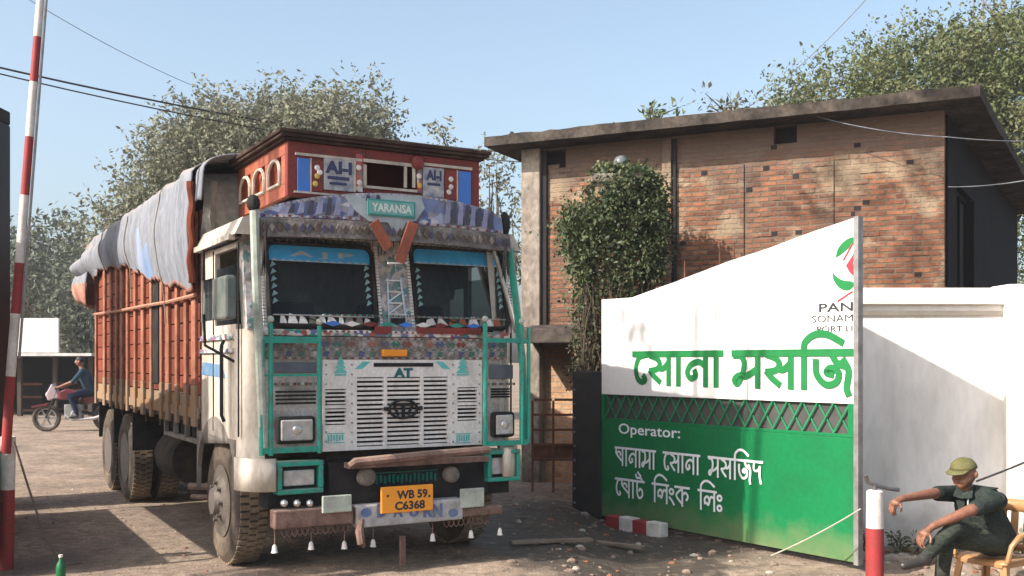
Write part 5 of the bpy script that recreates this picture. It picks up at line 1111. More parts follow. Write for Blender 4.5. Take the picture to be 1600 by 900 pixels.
# ------------- cargo body
tb('bed_floor', T['under'], lambda mb: mb.box(.02, TW - .02, BV0, BV1, BZ - .07, BZ + .02))
ZP = 2.86
def planks(mb, u0, u1):
    n = 11; st = (ZP - BZ) / n
    for k in range(n): z = BZ + .021 + st * k; mb.mat(1 if k < 1 else 0).box(u0, u1, BV0, BV1, z, z + st - .012)
def planks_front(mb):
    for k in range(8): z = BZ + .03 + .2 * k; mb.box(.07, TW - .07, BV0 - .0, BV0 + .05, z, z + .19)
    for k in range(8): z = BZ + .03 + .2 * k; mb.box(.07, TW - .07, BV1 - .05, BV1, z, z + .19)
for s, u in ((1, .02), (-1, TW - .02)):
    tb('side_boards', [T['plank'], T['ochre']], lambda mb: planks(mb, min(u, u + s * .045), max(u, u + s * .045)))
    for k, px in enumerate((150, 163, 173, 182, 190, 199, 211, 223, 236, 252, 262, 276, 290, 303)):
        v = TF.side(px, 560, 0)[0]; wv_ = .045 + .025 * (k % 3 == 1)
        def f(mb):
            a, b = (u - s * .03, u + s * .001); mb.mat(0).box(min(a, b), max(a, b), v - wv_, v + wv_, BZ + .25, ZP); mb.mat(1).box(min(a, b) - .002, max(a, b), v - wv_ - .004, v + wv_ + .004, BZ - .10, BZ + .25)
        tb('side_stake', [T['rib'], T['ochre']], f, .006)
    def f(mb): a, b = (u - s * .012, u - s * .001); mb.box(min(a, b), max(a, b), BV0, BV1, BZ - .03, BZ + .06)
    tb('bottom_rail', T['ochre'], f)
tb('end_boards', T['plank'], planks_front)
tb('dark_gap', T['black'], lambda mb: (lambda q: mb.box(.004, .018, q[0], q[1], BZ + .24, ZP - .4))(TF.srect(237, 460, 248, 600, .01)))
def f(mb):
    P = [V(-.03, TF.side(px, py, -.03)[0], TF.side(px, py, -.03)[1]) for px, py in ((148, 491), (180, 487), (225, 478), (262, 472), (305, 461))]; mb.tube(P, .017, 6)
tb('load_rope', mat('rope_red', (.30, .12, .08), (.4, .25, .18), 20, .8, .9), f)
# tarpaulin over the load
tarp = None
def tarp_build():
    rnd = np.random.default_rng(21)
    xs = [313, 290, 260, 230, 200, 170, 150, 143]; lowz = [TF.side(x, y, -.05)[1] for x, y in zip((300, 290, 260, 230, 200, 170, 150, 145), (452, 453, 444, 436, 417, 419, 424, 440))]
    nv = 64; npf = 40; V0, V1 = BV0 - .03, BV1 + .06; vs = []; NL = 26
    lowv = [TF.side(x, 440, -.05)[0] for x in (311, 290, 260, 230, 200, 170, 150, 143)]
    rw = rnd.normal(size=(nv + 1,)); 
    def surf(v, s, rw_=0.):
        t = (v - V0) / (V1 - V0)
        zl = float(np.interp(v, lowv, lowz)); ztop = 3.20 - .012 * abs(math.sin(v * 2.1)) - .16 * smooth((t - .93) / .07)
        bul = .04 + .03 * math.sin(v * 4.3) ** 2 + .20 * smooth((t - .9) / .1)
        if s < .36: q = s / .36; u = -.035 - bul * math.sin(q * math.pi * .85); z = zl + (ztop - .10 - zl) * q
        elif s < .64:
            q = (s - .36) / .28; a = q * math.pi; u = TW / 2 - (TW / 2 + .035 + bul * .45) * math.copysign(abs(math.cos(a)) ** .45, math.cos(a)); z = ztop - .10 + .22 * math.sin(a) ** .6
        else: q = 1 - (s - .64) / .36; u = TW + .035 + bul * math.sin(q * math.pi * .85); z = zl + (ztop - .10 - zl) * q
        h_ = min(s, 1 - s) / .36
        tri = lambda x: abs((x / math.pi) % 2 - 1) * 2 - 1              # sharp creases, not waves
        wr = .010 * tri(v * 6.5 + 2 * math.sin(s * 6)) + .008 * tri(v * 17 + s * 5) + .007 * tri(v * 31 - s * 7 + math.sin(v * 3)) + .006 * tri(z * 14 + v * 4) * (1 - .5 * h_) + .004 * rw_
        k = 1 if s < .5 else -1
        if s < .4 or s > .6: u -= k * wr
        z += .4 * wr + (.02 * math.sin(v * 7) + .012 * rw_ if (s < .02 or s > .98) else 0)
        return V(u, v, z)
    nv = 150; npf = 64; rw = rnd.normal(size=(nv + 1,))
    for i in range(nv + 1):
        for j in range(npf + 1): vs.append(surf(V0 + (V1 - V0) * i / nv, j / npf, rw[i]))
    n1 = npf + 1; fs = [(i * n1 + j, i * n1 + j + 1, (i + 1) * n1 + j + 1, (i + 1) * n1 + j) for i in range(nv) for j in range(npf)]
    mb = MB().add(vs, fs); mats = [T['tarp'], T['tarppink'], T['tarpblue']]; mm = []
    for i in range(nv):
        v = V0 + (V1 - V0) * i / nv
        for j in range(npf):
            e = j < 1 or j >= npf - 1
            mm.append(1 if e else 2 if (3.15 < v < 3.75 and j < 13 + 5 * math.sin(v * 9)) else 0)
    mb.m = mm; o = mb.build('tarpaulin', mats, truck, smooth=True); so_ = o.modifiers.new('thick', 'SOLIDIFY'); so_.thickness = .012; so_.offset = 0
    # rear and front ends of the cover
    mb = MB()
    def endsheet(v, dv, zlo, m, ulo=-.08, uhi=TW + .08):
        vs = []; a = 14; b = 10
        for i in range(a + 1):
            for j in range(b + 1):
                u = ulo + (uhi - ulo) * i / a; z = zlo + (3.16 + .08 * math.sin(math.pi * i / a) - zlo) * j / b; vs.append(V(u, v + dv * (.04 * math.sin(u * 9 + j) + .05 * math.sin(j * .9 + u * 3)), z + (.03 * math.sin(u * 7) if j == 0 else 0)))
        mb = MB().add(vs, [(i * (b + 1) + j, i * (b + 1) + j + 1, (i + 1) * (b + 1) + j + 1, (i + 1) * (b + 1) + j) for i in range(a) for j in range(b)])
        e = mb.build('tarp_end', m, truck, smooth=True); q = e.modifiers.new('thick', 'SOLIDIFY'); q.thickness = .012
    endsheet(V1 + .02, 1, 2.3, T['tarppink']); endsheet(V0 - .0, -1, 1.9, T['tarpgrey'], .025, TW - .025)
    mb = MB(); mb.tube([V(-.06 + .01 * math.sin(z * 20), V0 - .005, z) for z in np.arange(2.25, 3.12, .06)], .03, 6); mb.build('tarp_edge', T['plank'], truck)
    # loose rear corner that billows out past the tailboard
    vs = []; a, b = 10, 8
    for i in range(a + 1):
        for j in range(b + 1):
            q = i / a; r_ = j / b; v = V1 - .35 + .62 * q; z = 2.93 - .62 * r_ * (1 - .2 * q) - .05 * q; u = -.10 - .16 * math.sin(math.pi * r_ * .9) * (.4 + q * .6) + .05 * math.sin(q * 6 + r_ * 4) * .4; vs.append(V(u, v, z))
    mb = MB().add(vs, [(i * (b + 1) + j, i * (b + 1) + j + 1, (i + 1) * (b + 1) + j + 1, (i + 1) * (b + 1) + j) for i in range(a) for j in range(b)])
    mb.m = [0 if j < 4 else 1 for i in range(a) for j in range(b)]
    e = mb.build('tarp_corner', [T['tarp'], T['tarppink']], truck, smooth=True); q = e.modifiers.new('thick', 'SOLIDIFY'); q.thickness = .012
    # the cover carries on over the cab roof to the crown
    vs = []; a, b = 34, 10
    for i in range(a + 1):
        for j in range(b + 1):
            r_ = j / b; v = CV - .22 + (V0 + .25 - CV + .22) * r_; p = surf(V0 + .02, .29 + .42 * i / a); vs.append(V(p.x * .97 + .035, v, p.z + .016 + .008 * math.sin(p.x * 9 + j) - .03 * (1 - r_) * abs(2 * i / a - 1) ** 3))
    mb = MB().add(vs, [(i * (b + 1) + j, i * (b + 1) + j + 1, (i + 1) * (b + 1) + j + 1, (i + 1) * (b + 1) + j) for i in range(a) for j in range(b)])
    e = mb.build('tarp_lap', T['tarp'], truck, smooth=True); q = e.modifiers.new('thick', 'SOLIDIFY'); q.thickness = .012
    mb = MB()
    rr = random.Random(3)
    for k in range(9): u = .12 + k * .25; mb.tube([V(u, V0 - .03, 3.1), V(u + rr.uniform(-.1, .1), V0 - .06, 2.8), V(u, V0 - .03, 2.5)], [.03, .05, .02], 6)
    mb.build('canvas_folds', T['tarpgrey'], truck, smooth=True)
    for v in (2.6, 4.4, 6.1):
        mb = MB(); P = []
        for j in range(61):
            p = surf(v + .05 * math.sin(j * .1), j / 60); c = V(TW / 2, p.y, 2.7); P.append(p + (p - c).normalized() * .012)
        P = [V(-.03, v, P[0].z - .35)] + P + [V(TW + .03, v, P[-1].z - .35)]
        mb.tube(P, .006, 5); mb.build('tie_rope', mat('rope_tan', (.26, .22, .17), None, 14, .5, .9), truck)
tarp_build()

# ------------------------------------------------------------------ people
def body_mesh(name, prims, mats, voxel, parent=None, smooth_it=4):
    """one continuous figure: tapered limbs and ellipsoids fused into a single skin; faces take the material of the nearest limb"""
    mb = MB()
    for p in prims:
        if p[0] == 'c':
            _, a, b, ra, rb, _m = p; a = Vector(a); b = Vector(b); d = (b - a).normalized(); L = (b - a).length
            prof = [(ra * math.sin(R(q)), -ra * math.cos(R(q))) for q in (0, 30, 60, 90)] + [(rb * math.cos(R(q)), L + rb * math.sin(R(q))) for q in (0, 30, 60, 90)]
            mb.lathe(prof, a, d, 14)
        else: _, c, r, sq, _m = p; mb.ball(c, r, 16, 12, sq)
    o = mb.build('form', mats[0])
    m = o.modifiers.new('r', 'REMESH'); m.mode = 'VOXEL'; m.voxel_size = voxel; m.adaptivity = 0
    s_ = o.modifiers.new('s', 'SMOOTH'); s_.factor = .5; s_.iterations = smooth_it
    dg = bpy.context.evaluated_depsgraph_get(); me = bpy.data.meshes.new_from_object(o.evaluated_get(dg)); bpy.data.objects.remove(o)
    me.name = name; me.materials.clear()
    for q in mats: me.materials.append(q)
    n = len(me.polygons); C = np.empty(n * 3); me.polygons.foreach_get('center', C); C = C.reshape(-1, 3); best = np.full(n, 1e9); idx = np.zeros(n, np.int32)
    for p in prims:
        if p[0] == 'c':
            a, b = np.array(p[1]), np.array(p[2]); d = b - a; t = np.clip(((C - a) @ d) / (d @ d), 0, 1); ds = np.linalg.norm(C - a - t[:, None] * d, axis=1) - (p[3] + (p[4] - p[3]) * t); k = p[5]
        else: ds = (np.linalg.norm((C - np.array(p[1])) / np.array(p[3]), axis=1) - p[2]) * min(p[3]); k = p[4]
        u = ds < best; best[u] = ds[u]; idx[u] = k
    me.polygons.foreach_set('material_index', idx); me.polygons.foreach_set('use_smooth', [True] * n)
    ob = bpy.data.objects.new(name, me); COL.objects.link(ob)
    if parent: ob.parent = parent
    return ob
SKIN = mat('skin_brown', (.23, .10, .058), (.14, .055, .032), 18, .8, .5, bump=.25, fine=.15)
SHIRT = mat('shirt_dark_green', (.018, .025, .023), (.036, .044, .038), 7, .8, .9, bump=.9, fine=.3, stretch=(1, 1, .6))
TROU = mat('trousers_olive', (.028, .034, .027), (.05, .055, .043), 6, .8, .9, bump=.9, fine=.3, stretch=(.5, .5, 1.5))
SHOE = mat('shoe_black', (.02, .02, .02), (.06, .05, .04), 8, .6, .4)
GREYH = mat('grey_beard', (.16, .13, .11), None, 20, .5, .9)
GY = 8.25
def gp(px, py, dy=0): p = at(px, py, GY + dy); return (p.x, p.y, p.z)
def finger(prims, base, dirs, lens, r, k):
    a = Vector(base)
    for d, l in zip(dirs, lens): b = a + Vector(d).normalized() * l; prims.append(('c', tuple(a), tuple(b), r, r * .88, k)); a = b; r *= .9
def guard():
    P = []; sk, sh, tr_, so2 = 0, 1, 2, 3
    hip = Vector(gp(1553, 842)); chest = Vector(gp(1528, 795)); neck = Vector(gp(1511, 764, -.02)); head = Vector(gp(1507, 738, -.05))
    side = V(.42, -.9, 0).normalized()                # towards his left shoulder (nearer the camera)
    P += [('c', tuple(hip - side * .07), tuple(chest - side * .06), .125, .135, sh), ('c', tuple(hip + side * .07), tuple(chest + side * .06), .125, .135, sh),
          ('e', tuple(hip + V(-.01, 0, -.02)), .15, (1, 1, .8), tr_), ('c', tuple(chest - side * .13 + V(-.02, 0, .11)), tuple(chest + side * .13 + V(-.02, 0, .11)), .085, .085, sh),
          ('c', tuple(chest + V(-.03, 0, .10)), tuple(neck), .09, .058, sh), ('c', tuple(neck - V(0, 0, .02)), tuple(head - V(0, 0, .05)), .054, .052, sk)]
    fwd = V(-.80, -.58, -.12).normalized(); rt = fwd.cross(V(0, 0, 1)).normalized(); up = rt.cross(fwd)
    h = head
    def hp(f_, r_, u_): return tuple(h + fwd * f_ + rt * r_ + up * u_)
    P += [('e', tuple(h), .098, (.92, .92, 1.12), sk), ('c', hp(.035, 0, -.05), hp(.05, 0, -.085), .058, .040, sk), ('c', hp(.088, 0, .012), hp(.112, 0, -.026), .012, .018, sk),
          ('c', hp(.07, -.035, .022), hp(.07, .035, .022), .022, .022, sk), ('c', hp(.082, -.02, -.062), hp(.082, .02, -.062), .012, .012, sk),
          ('e', hp(-.005, -.093, -.01), .026, (.7, .7, 1.2), sk), ('e', hp(-.005, .093, -.01), .026, (.7, .7, 1.2), sk),
          ('c', hp(.045, -.055, -.045), hp(.06, -.03, -.075), .028, .026, sk), ('c', hp(.045, .055, -.045), hp(.06, .03, -.075), .028, .026, sk)]
    # right arm stretched out, hand hanging over the post
    s0 = chest - side * .19 + V(-.03, .0, .10); e0 = Vector(gp(1458, 771, -.10)); w0 = Vector(gp(1409, 779, -.28))
    P += [('c', tuple(s0), tuple(s0.lerp(e0, .8)), .070, .062, sh), ('c', tuple(s0.lerp(e0, .7)), tuple(e0), .045, .042, sk), ('c', tuple(e0), tuple(w0), .043, .028, sk)]
    pm = Vector(gp(1398, 786, -.30)); P.append(('c', tuple(w0), tuple(pm), .026, .030, sk)); ax = V(.4, -.9, 0).normalized()
    P += [('c', tuple(pm - ax * .028), tuple(pm + ax * .028), .020, .020, sk)]
    for i, l in enumerate((.034, .040, .037, .028)): finger(P, pm + ax * (.033 - .022 * i) + V(-.01, 0, -.012), [(-.35, -.1, -1), (0, 0, -1), (.35, 0, -1)], (l, l * .75, l * .6), .0095, sk)
    finger(P, pm + ax * .035 + V(.015, 0, .0), [(.1, -.7, -.8), (-.2, -.2, -1)], (.036, .03), .011, sk)
    # left arm bent, forearm on the thigh, hand hanging past the knee
    s1 = chest + side * .19 + V(-.0, 0, .09); e1 = Vector(gp(1517, 797, -.36)); w1 = Vector(gp(1458, 822, -.40))
    P += [('c', tuple(s1), tuple(s1.lerp(e1, .80)), .072, .064, sh), ('c', tuple(s1.lerp(e1, .7)), tuple(e1), .046, .044, sk), ('c', tuple(e1), tuple(w1), .045, .029, sk)]
    pm = Vector(gp(1443, 834, -.41)); P.append(('c', tuple(w1), tuple(pm), .027, .032, sk)); P += [('c', tuple(pm - ax * .03), tuple(pm + ax * .03), .021, .021, sk)]
    for i, l in enumerate((.036, .042, .039, .030)): finger(P, pm + ax * (.034 - .022 * i) + V(-.012, 0, -.012), [(-.5, -.05, -1), (-.1, 0, -1), (.3, 0, -1)], (l, l * .75, l * .6), .010, sk)
    finger(P, pm + ax * .036 + V(.02, 0, .0), [(0, -.7, -.8), (-.3, -.2, -1)], (.038, .032), .0115, sk)
    # legs: the left one planted, the right crossed over it
    hl = hip + side * .09 + V(-.02, 0, -.02); k1 = Vector(gp(1478, 842, -.22)); a1 = Vector(gp(1470, 915, -.20)); 
    P += [('c', tuple(hl), tuple(k1), .098, .070, tr_), ('c', tuple(k1), tuple(a1), .068, .052, tr_)]
    P += [('c', tuple(a1 + V(.01, 0, -.02)), tuple(a1 + V(.01, 0, -.055)), .042, .042, so2), ('c', tuple(a1 + V(.02, .01, -.065)), tuple(a1 + V(-.13, -.08, -.075)), .042, .034, so2)]
    hr = hip - side * .08 + V(-.02, 0, .0); k0 = Vector(gp(1490, 826, -.34)); a0 = Vector(gp(1450, 866, -.46))
    P += [('c', tuple(hr), tuple(k0), .098, .070, tr_), ('c', tuple(k0), tuple(a0), .066, .050, tr_)]
    t0 = Vector(gp(1412, 884, -.56)); P += [('c', tuple(a0), tuple(a0.lerp(t0, .25) + V(0, 0, -.02)), .042, .044, so2), ('c', tuple(a0.lerp(t0, .1) + V(.01, 0, -.035)), tuple(t0), .042, .033, so2)]
    root = thing('person', 'seated guard in dark green uniform and olive cap with crossed legs', 'person', (hip.x, hip.y, gz(hip.x, hip.y)))
    P2 = []
    off = np.array(root.location)
    for p in P: P2.append(('c', tuple(np.array(p[1]) - off), tuple(np.array(p[2]) - off), *p[3:]) if p[0] == 'c' else ('e', tuple(np.array(p[1]) - off), *p[2:]))
    body_mesh('body', P2, [SKIN, SHIRT, TROU, SHOE], .0065, root, 4)
    hh = h - Vector(root.location)
    def q(f_, r_, u_): return hh + fwd * f_ + rt * r_ + up * u_
    CAP = mat('cap_olive', (.125, .118, .05), (.075, .072, .034), 9, .7, .85, fine=.15)
    vs = []; n, mm = 18, 8
    for i in range(mm + 1):
        a = math.pi / 2 * i / mm
        for k in range(n):
            b = 2 * math.pi * k / n; vs.append(q(.006 + .108 * math.cos(a) * math.cos(b), .100 * math.cos(a) * math.sin(b), .035 + .088 * math.sin(a)))
    fs = [(i * n + k, i * n + (k + 1) % n, (i + 1) * n + (k + 1) % n, (i + 1) * n + k) for i in range(mm) for k in range(n)]
    cp = MB().add(vs, fs).build('cap', CAP, root, smooth=True); z_ = cp.modifiers.new('t', 'SOLIDIFY'); z_.thickness = .006
    vs = []
    for k in range(13):
        b = R(-62 + 124 * k / 12); vs += [q(.100 * math.cos(b), .100 * math.sin(b), .040), q(.085 + .095 * math.cos(b) ** .8, .092 * math.sin(b), .026 - .012 * math.cos(b))]
    br = MB().add(vs, [(2 * k, 2 * k + 1, 2 * k + 3, 2 * k + 2) for k in range(12)]).build('cap_peak', CAP, root, smooth=True); z_ = br.modifiers.new('t', 'SOLIDIFY'); z_.thickness = .007
    for s in (-1, 1): MB().ball(q(.083, s * .032, .004), .011, 8, 6).build('eye', mat('eye_dark', (.03, .02, .018), None, 5, .3, .3), root)
    mb = MB(); vs = []
    for i in range(13):
        a = R(-78 + 156 * i / 12)
        for j in range(4): u_ = -.055 - .016 * j; rr_ = .098 - .010 * j; vs.append(q(rr_ * math.cos(a) * (.95 if j < 3 else .8), rr_ * .92 * math.sin(a) * (1 - .1 * j), u_ - .012 * math.cos(a)))
    MB().add(vs, [(i * 4 + j, i * 4 + j + 1, (i + 1) * 4 + j + 1, (i + 1) * 4 + j) for i in range(12) for j in range(3)]).build('beard', GREYH, root, smooth=True)
    mb = MB(); c_ = neck - Vector(root.location)        # collar and shirt front
    for s in (-1, 1): mb.add([c_ + fwd * .05 + V(0, 0, .02), c_ + rt * s * .065 + fwd * .02 + V(0, 0, .03), c_ + rt * s * .085 + fwd * .075 + V(0, 0, -.05), c_ + fwd * .085 + V(0, 0, -.06)], [(0, 1, 2, 3)])
    co = mb.build('collar', SHIRT, root); z_ = co.modifiers.new('t', 'SOLIDIFY'); z_.thickness = .008
    cc = chest - Vector(root.location); mb = MB(); fl = V(fwd.x, fwd.y, 0).normalized(); sd_ = V(-fl.y, fl.x, 0)
    for s in (-1, 1):
        pk = MB(); c3 = cc + fl * .128 + sd_ * s * .07 + V(0, 0, .03); pk.add([c3 + sd_ * a + V(0, 0, b) + fl * c for c in (0, .012) for a, b in ((-.038, -.045), (.038, -.045), (.038, .04), (-.038, .04))], [(0, 3, 2, 1), (4, 5, 6, 7), (0, 1, 5, 4), (1, 2, 6, 5), (2, 3, 7, 6), (3, 0, 4, 7)]); pk.build('pocket', SHIRT, root, bevel=.004)
        ep = MB(); c4 = cc + side * s * .15 + V(-.02, 0, .185); ep.bar(c4 - side * .05, c4 + side * .05, .045, .012); ep.build('epaulette', SHIRT, root, bevel=.003)
    mb.tube([cc + fwd * .135 + V(0, 0, .13 - .04 * i) + fwd * (.012 * math.sin(i)) for i in range(5)], .007, 6); mb.build('lanyard', mat('lanyard_pale', (.42, .45, .48), None, 5, .4, .7), root)
    return hip
HIP = guard()
def chair():
    PL = mat('chair_tan_plastic', (.38, .20, .085), (.27, .135, .06), 4, .6, .4)
    gx, gy_ = HIP.x + .03, HIP.y + .04; g0_ = gz(gx, gy_); sh_ = HIP.z - .135 - g0_
    t = thing('plastic_chair', 'tan moulded plastic chair carrying the seated guard', 'chair', (gx, gy_, g0_), math.atan2(-.55, -.83))
    # local x points forward
    n = 8; vs = []
    for i in range(n + 1):
        for j in range(n + 1): x = -.21 + .43 * i / n; y = -.21 + .42 * j / n; vs.append(V(x, y * (1 + .06 * i / n), sh_ - .012 * math.cos(math.pi * j / n * 1 - math.pi / 2) - .02 * (i / n > .9)))
    o = MB().add(vs, [(i * (n + 1) + j, (i + 1) * (n + 1) + j, (i + 1) * (n + 1) + j + 1, i * (n + 1) + j + 1) for i in range(n) for j in range(n)]).build('seat', PL, t, smooth=True); z_ = o.modifiers.new('t', 'SOLIDIFY'); z_.thickness = .022
    mb = MB(); mb.box(-.20, .205, -.215, -.19, sh_ - .06, sh_ - .012); mb.box(-.20, .205, .19, .215, sh_ - .06, sh_ - .012); mb.box(.195, .22, -.189, .189, sh_ - .06, sh_ - .022); mb.build('seat_rim', PL, t, bevel=.006)
    for sx_ in (-1, 1):
        for sy_ in (-1, 1):
            a = V(sx_ * .19, sy_ * .20, sh_ - .014); b = V(sx_ * .23, sy_ * .235, 0); mb = MB()
            for q in ((V(-.026 * sx_, 0, 0)), V(0, -.026 * sy_, 0)): mb.bar(a + q * .7, b + q * .5, .055 if q.x else .02, .02 if q.x else .055, up=(0, 1, 0))
            mb.build('leg', PL, t, bevel=.004)
    # curved back with slots
    def bp(a, z): q = R(a); return V(-.17 - .09 * math.cos(q) - .10 * (z - sh_), .25 * math.sin(q), z)
    for a0, a1, z0, z1, nm in ((-80, 80, sh_ + .33, sh_ + .43, 'back_top'), (-80, 80, sh_ + .015, sh_ + .07, 'back_base')):
        vs = [];
        for i in range(17):
            a = a0 + (a1 - a0) * i / 16; dr = .10 * abs(a / 80) ** 2.5 if nm == 'back_top' else 0
            vs += [bp(a, z0 - dr), bp(a, z1 - dr)]
        o = MB().add(vs, [(2 * i, 2 * i + 1, 2 * i + 3, 2 * i + 2) for i in range(16)]).build(nm, PL, t, smooth=True); z_ = o.modifiers.new('t', 'SOLIDIFY'); z_.thickness = .018
    for a in (-72, -48, -24, 0, 24, 48, 72):
        mb = MB(); z1 = sh_ + .34 - .10 * abs(a / 80) ** 2.5; mb.add([bp(a - 7, sh_ + .06), bp(a + 7, sh_ + .06), bp(a + 7, z1), bp(a - 7, z1)], [(0, 1, 2, 3)]); o = mb.build('back_slat', PL, t); z_ = o.modifiers.new('t', 'SOLIDIFY'); z_.thickness = .012
    for s in (-1, 1): mb = MB(); mb.tube([V(-.20, s * .25, sh_ + .30), V(-.05, s * .27, sh_ + .22), V(.12, s * .27, sh_ + .19), V(.19, s * .25, sh_ + .12), V(.20, s * .22, sh_ - .01)], [.02, .022, .022, .02, .018], 8); mb.build('armrest', PL, t, smooth=True)
chair()
# ------------------------------------------------------------------ barrier posts
p0 = at(1371, 768, 7.75); gb = gz(p0.x, 7.75); hb = p0.z - gb
bl = thing('striped_post', 'short red and white steel post with a fork on top beside the guard', 'post', (p0.x - .02, 7.75, gb)); zb0 = at(1371, 825, 7.75).z - gb
MB().lathe([(.068, -.1), (.066, zb0 - .001)], (0, 0, 0), n=20).build('red_band', M['red_paint'], bl, smooth=True); MB().lathe([(.065, zb0 + .001), (.061, hb), (.047, hb + .012), (0, hb + .014)], (0, 0, 0), n=20).build('white_band', M['white_paint'], bl, smooth=True)
mb = MB(); mb.tube([V(-.075, -.01, hb + .125), V(-.055, 0, hb + .07), V(0.03, .0, hb + .04), V(.12, .01, hb + .02), V(.19, .02, hb + .01)], .016, 8); mb.tube([V(.0, 0, hb - .02), V(.0, 0, hb + .05)], .02, 8); mb.build('fork', mat('fork_dark', (.05, .055, .065), (.12, .09, .07), 9, .6, .5), bl, smooth=True)
BY = 7.9
q0 = at(10, 880, BY); gpz = 0
bp_ = thing('barrier_post', 'red and white post carrying the raised barrier at the left edge', 'post', (q0.x, BY, 0)); lean = at(11, 682, BY) - at(8, 880, BY)
zr_ = at(10, 765, BY).z; zt3 = at(11, 682, BY).z
MB().tube([V(0, 0, -.1), V(lean.x * zr_ / zt3, 0, zr_ - .001)], .052, 18).build('red_band', M['red_paint'], bp_, smooth=True); MB().tube([V(lean.x * zr_ / zt3, 0, zr_ + .001), V(lean.x, 0, zt3)], [.053, .054], 18).build('white_band', M['white_paint'], bp_, smooth=True)
MB().lathe([(.02, -.0), (.02, .03), (0, .032)], (lean.x + .03, -.058, zt3 - .06), (0, -1, 0), 8).build('pivot_bolt', M['steel'], bp_)
a = at(10, 684, BY - .10); 
bo = thing('barrier_boom', 'tall red and white striped barrier boom raised upright over the driveway', 'barrier', (a.x, BY - .10, a.z - .12))
tipx = at(66, -90, BY - .10); st = [684, 588, 490, 411, 305, 214, 128, 58, -20, -90]
for i in range(len(st) - 1):
    f_ = lambda y: at(9 + (684 - y) / 684 * 54, y, BY - .10) - Vector(bo.location)
    w_ = .037 - .010 * i / 9
    e0 = .12 if i == 0 else 0
    MB().tube([f_(st[i]) - V(0, 0, e0) + V(0, 0, .001), f_(st[i + 1])], [w_, w_ - .001], 14).build('red_stripe' if i % 2 == 0 else 'white_stripe', M['red_paint'] if i % 2 == 0 else M['white_paint'], bo, smooth=True)
mb = MB(); mb.tube([f_(560) + V(.055, .0, 0), f_(300) + V(.05, 0, 0), f_(-60) + V(.045, 0, 0)], .010, 6); mb.build('stay_wire', M['steel'], bo)
c0 = at(22, 690, BY - .15); c1 = at(95, 868, 8.0); c1.z = .012
tag(MB().tube([c0, c0.lerp(c1, .3) + V(.0, 0, -.06), c0.lerp(c1, .65) + V(-.01, 0, -.08), c1, c1 + V(.12, .1, 0)], .008, 6).build('pull_cord', mat('cord_brown', (.16, .12, .10), None, 6, .4, .9), smooth=True), 'thin cord hanging from the barrier post to the ground', 'cord')
bt = at(95, 893, 7.45); b_ = thing('green_bottle', 'small green plastic bottle standing on the ground near the barrier', 'bottle', (bt.x, 7.45, 0)); BG = mat('bottle_green', (.01, .12, .04), None, 4, .3, .2)
MB().lathe([(.03, 0), (.034, .008), (.034, .10), (.028, .13), (.013, .155), (.012, .175)], (0, 0, 0), n=16).build('bottle_body', BG, b_, smooth=True); MB().lathe([(.015, .176), (.015, .195), (0, .197)], (0, 0, 0), n=12).build('bottle_cap', M['white_paint'], b_)
# ------------------------------------------------------------------ wires
cable('power_cable', at(-60, 92, 20), at(1000, 246, 34), .5, .022, M['cable'], 'upper dark power cable crossing the sky behind the big tree', group='cables over the yard')
cable('power_cable', at(-60, 101, 20), at(1000, 258, 34), .55, .016, M['cable'], 'lower thin power cable running just beneath the dark one', group='cables over the yard')
cable('power_cable', at(30, -10, 24), at(420, 175, 34), .3, .009, M['cable_pale'], 'faint pale wire high above the big tree', group='cables over the yard')
cable('power_cable', at(1370, -20, 22), at(1150, 180, 26), .2, .011, M['cable_pale'], 'pale wire slanting down the sky to the roof weeds', group='cables over the yard')
def bl_pt(x, y, z): c, s_ = math.cos(R(-25.4)), math.sin(R(-25.4)); return V(.28 + c * x - s_ * y, 13.66 + s_ * x + c * y, z)
cable('house_wire', at(1235, 170, 12.0), at(1480, 214, 11.0), .06, .005, M['cable_pale'], 'thin wire slung across the top of the brick facade', 'wire')
cable('house_wire', at(1480, 214, 11.0), at(1680, 218, 11.0), .03, .005, M['cable_pale'], 'thin wire running from the brick corner past the dark end wall', 'wire')
cable('house_wire', at(1482, 292, 11.2), at(1690, 262, 10.0), .05, .005, M['cable_pale'], 'lower wire in front of the dark doorway', 'wire')
cable('guy_rope', at(1205, 868, 8.8), at(1345, 795, 8.3), .02, .006, mat('rope_pale', (.42, .40, .34), None, 6, .4, .9), 'thin pale rope stretched low across the green gate panel', 'rope')
cable('guy_rope', at(1525, 752, 8.5), at(1660, 696, 8.3), .01, .009, M['cable'], 'dark stay rope running up from behind the guard', 'rope')
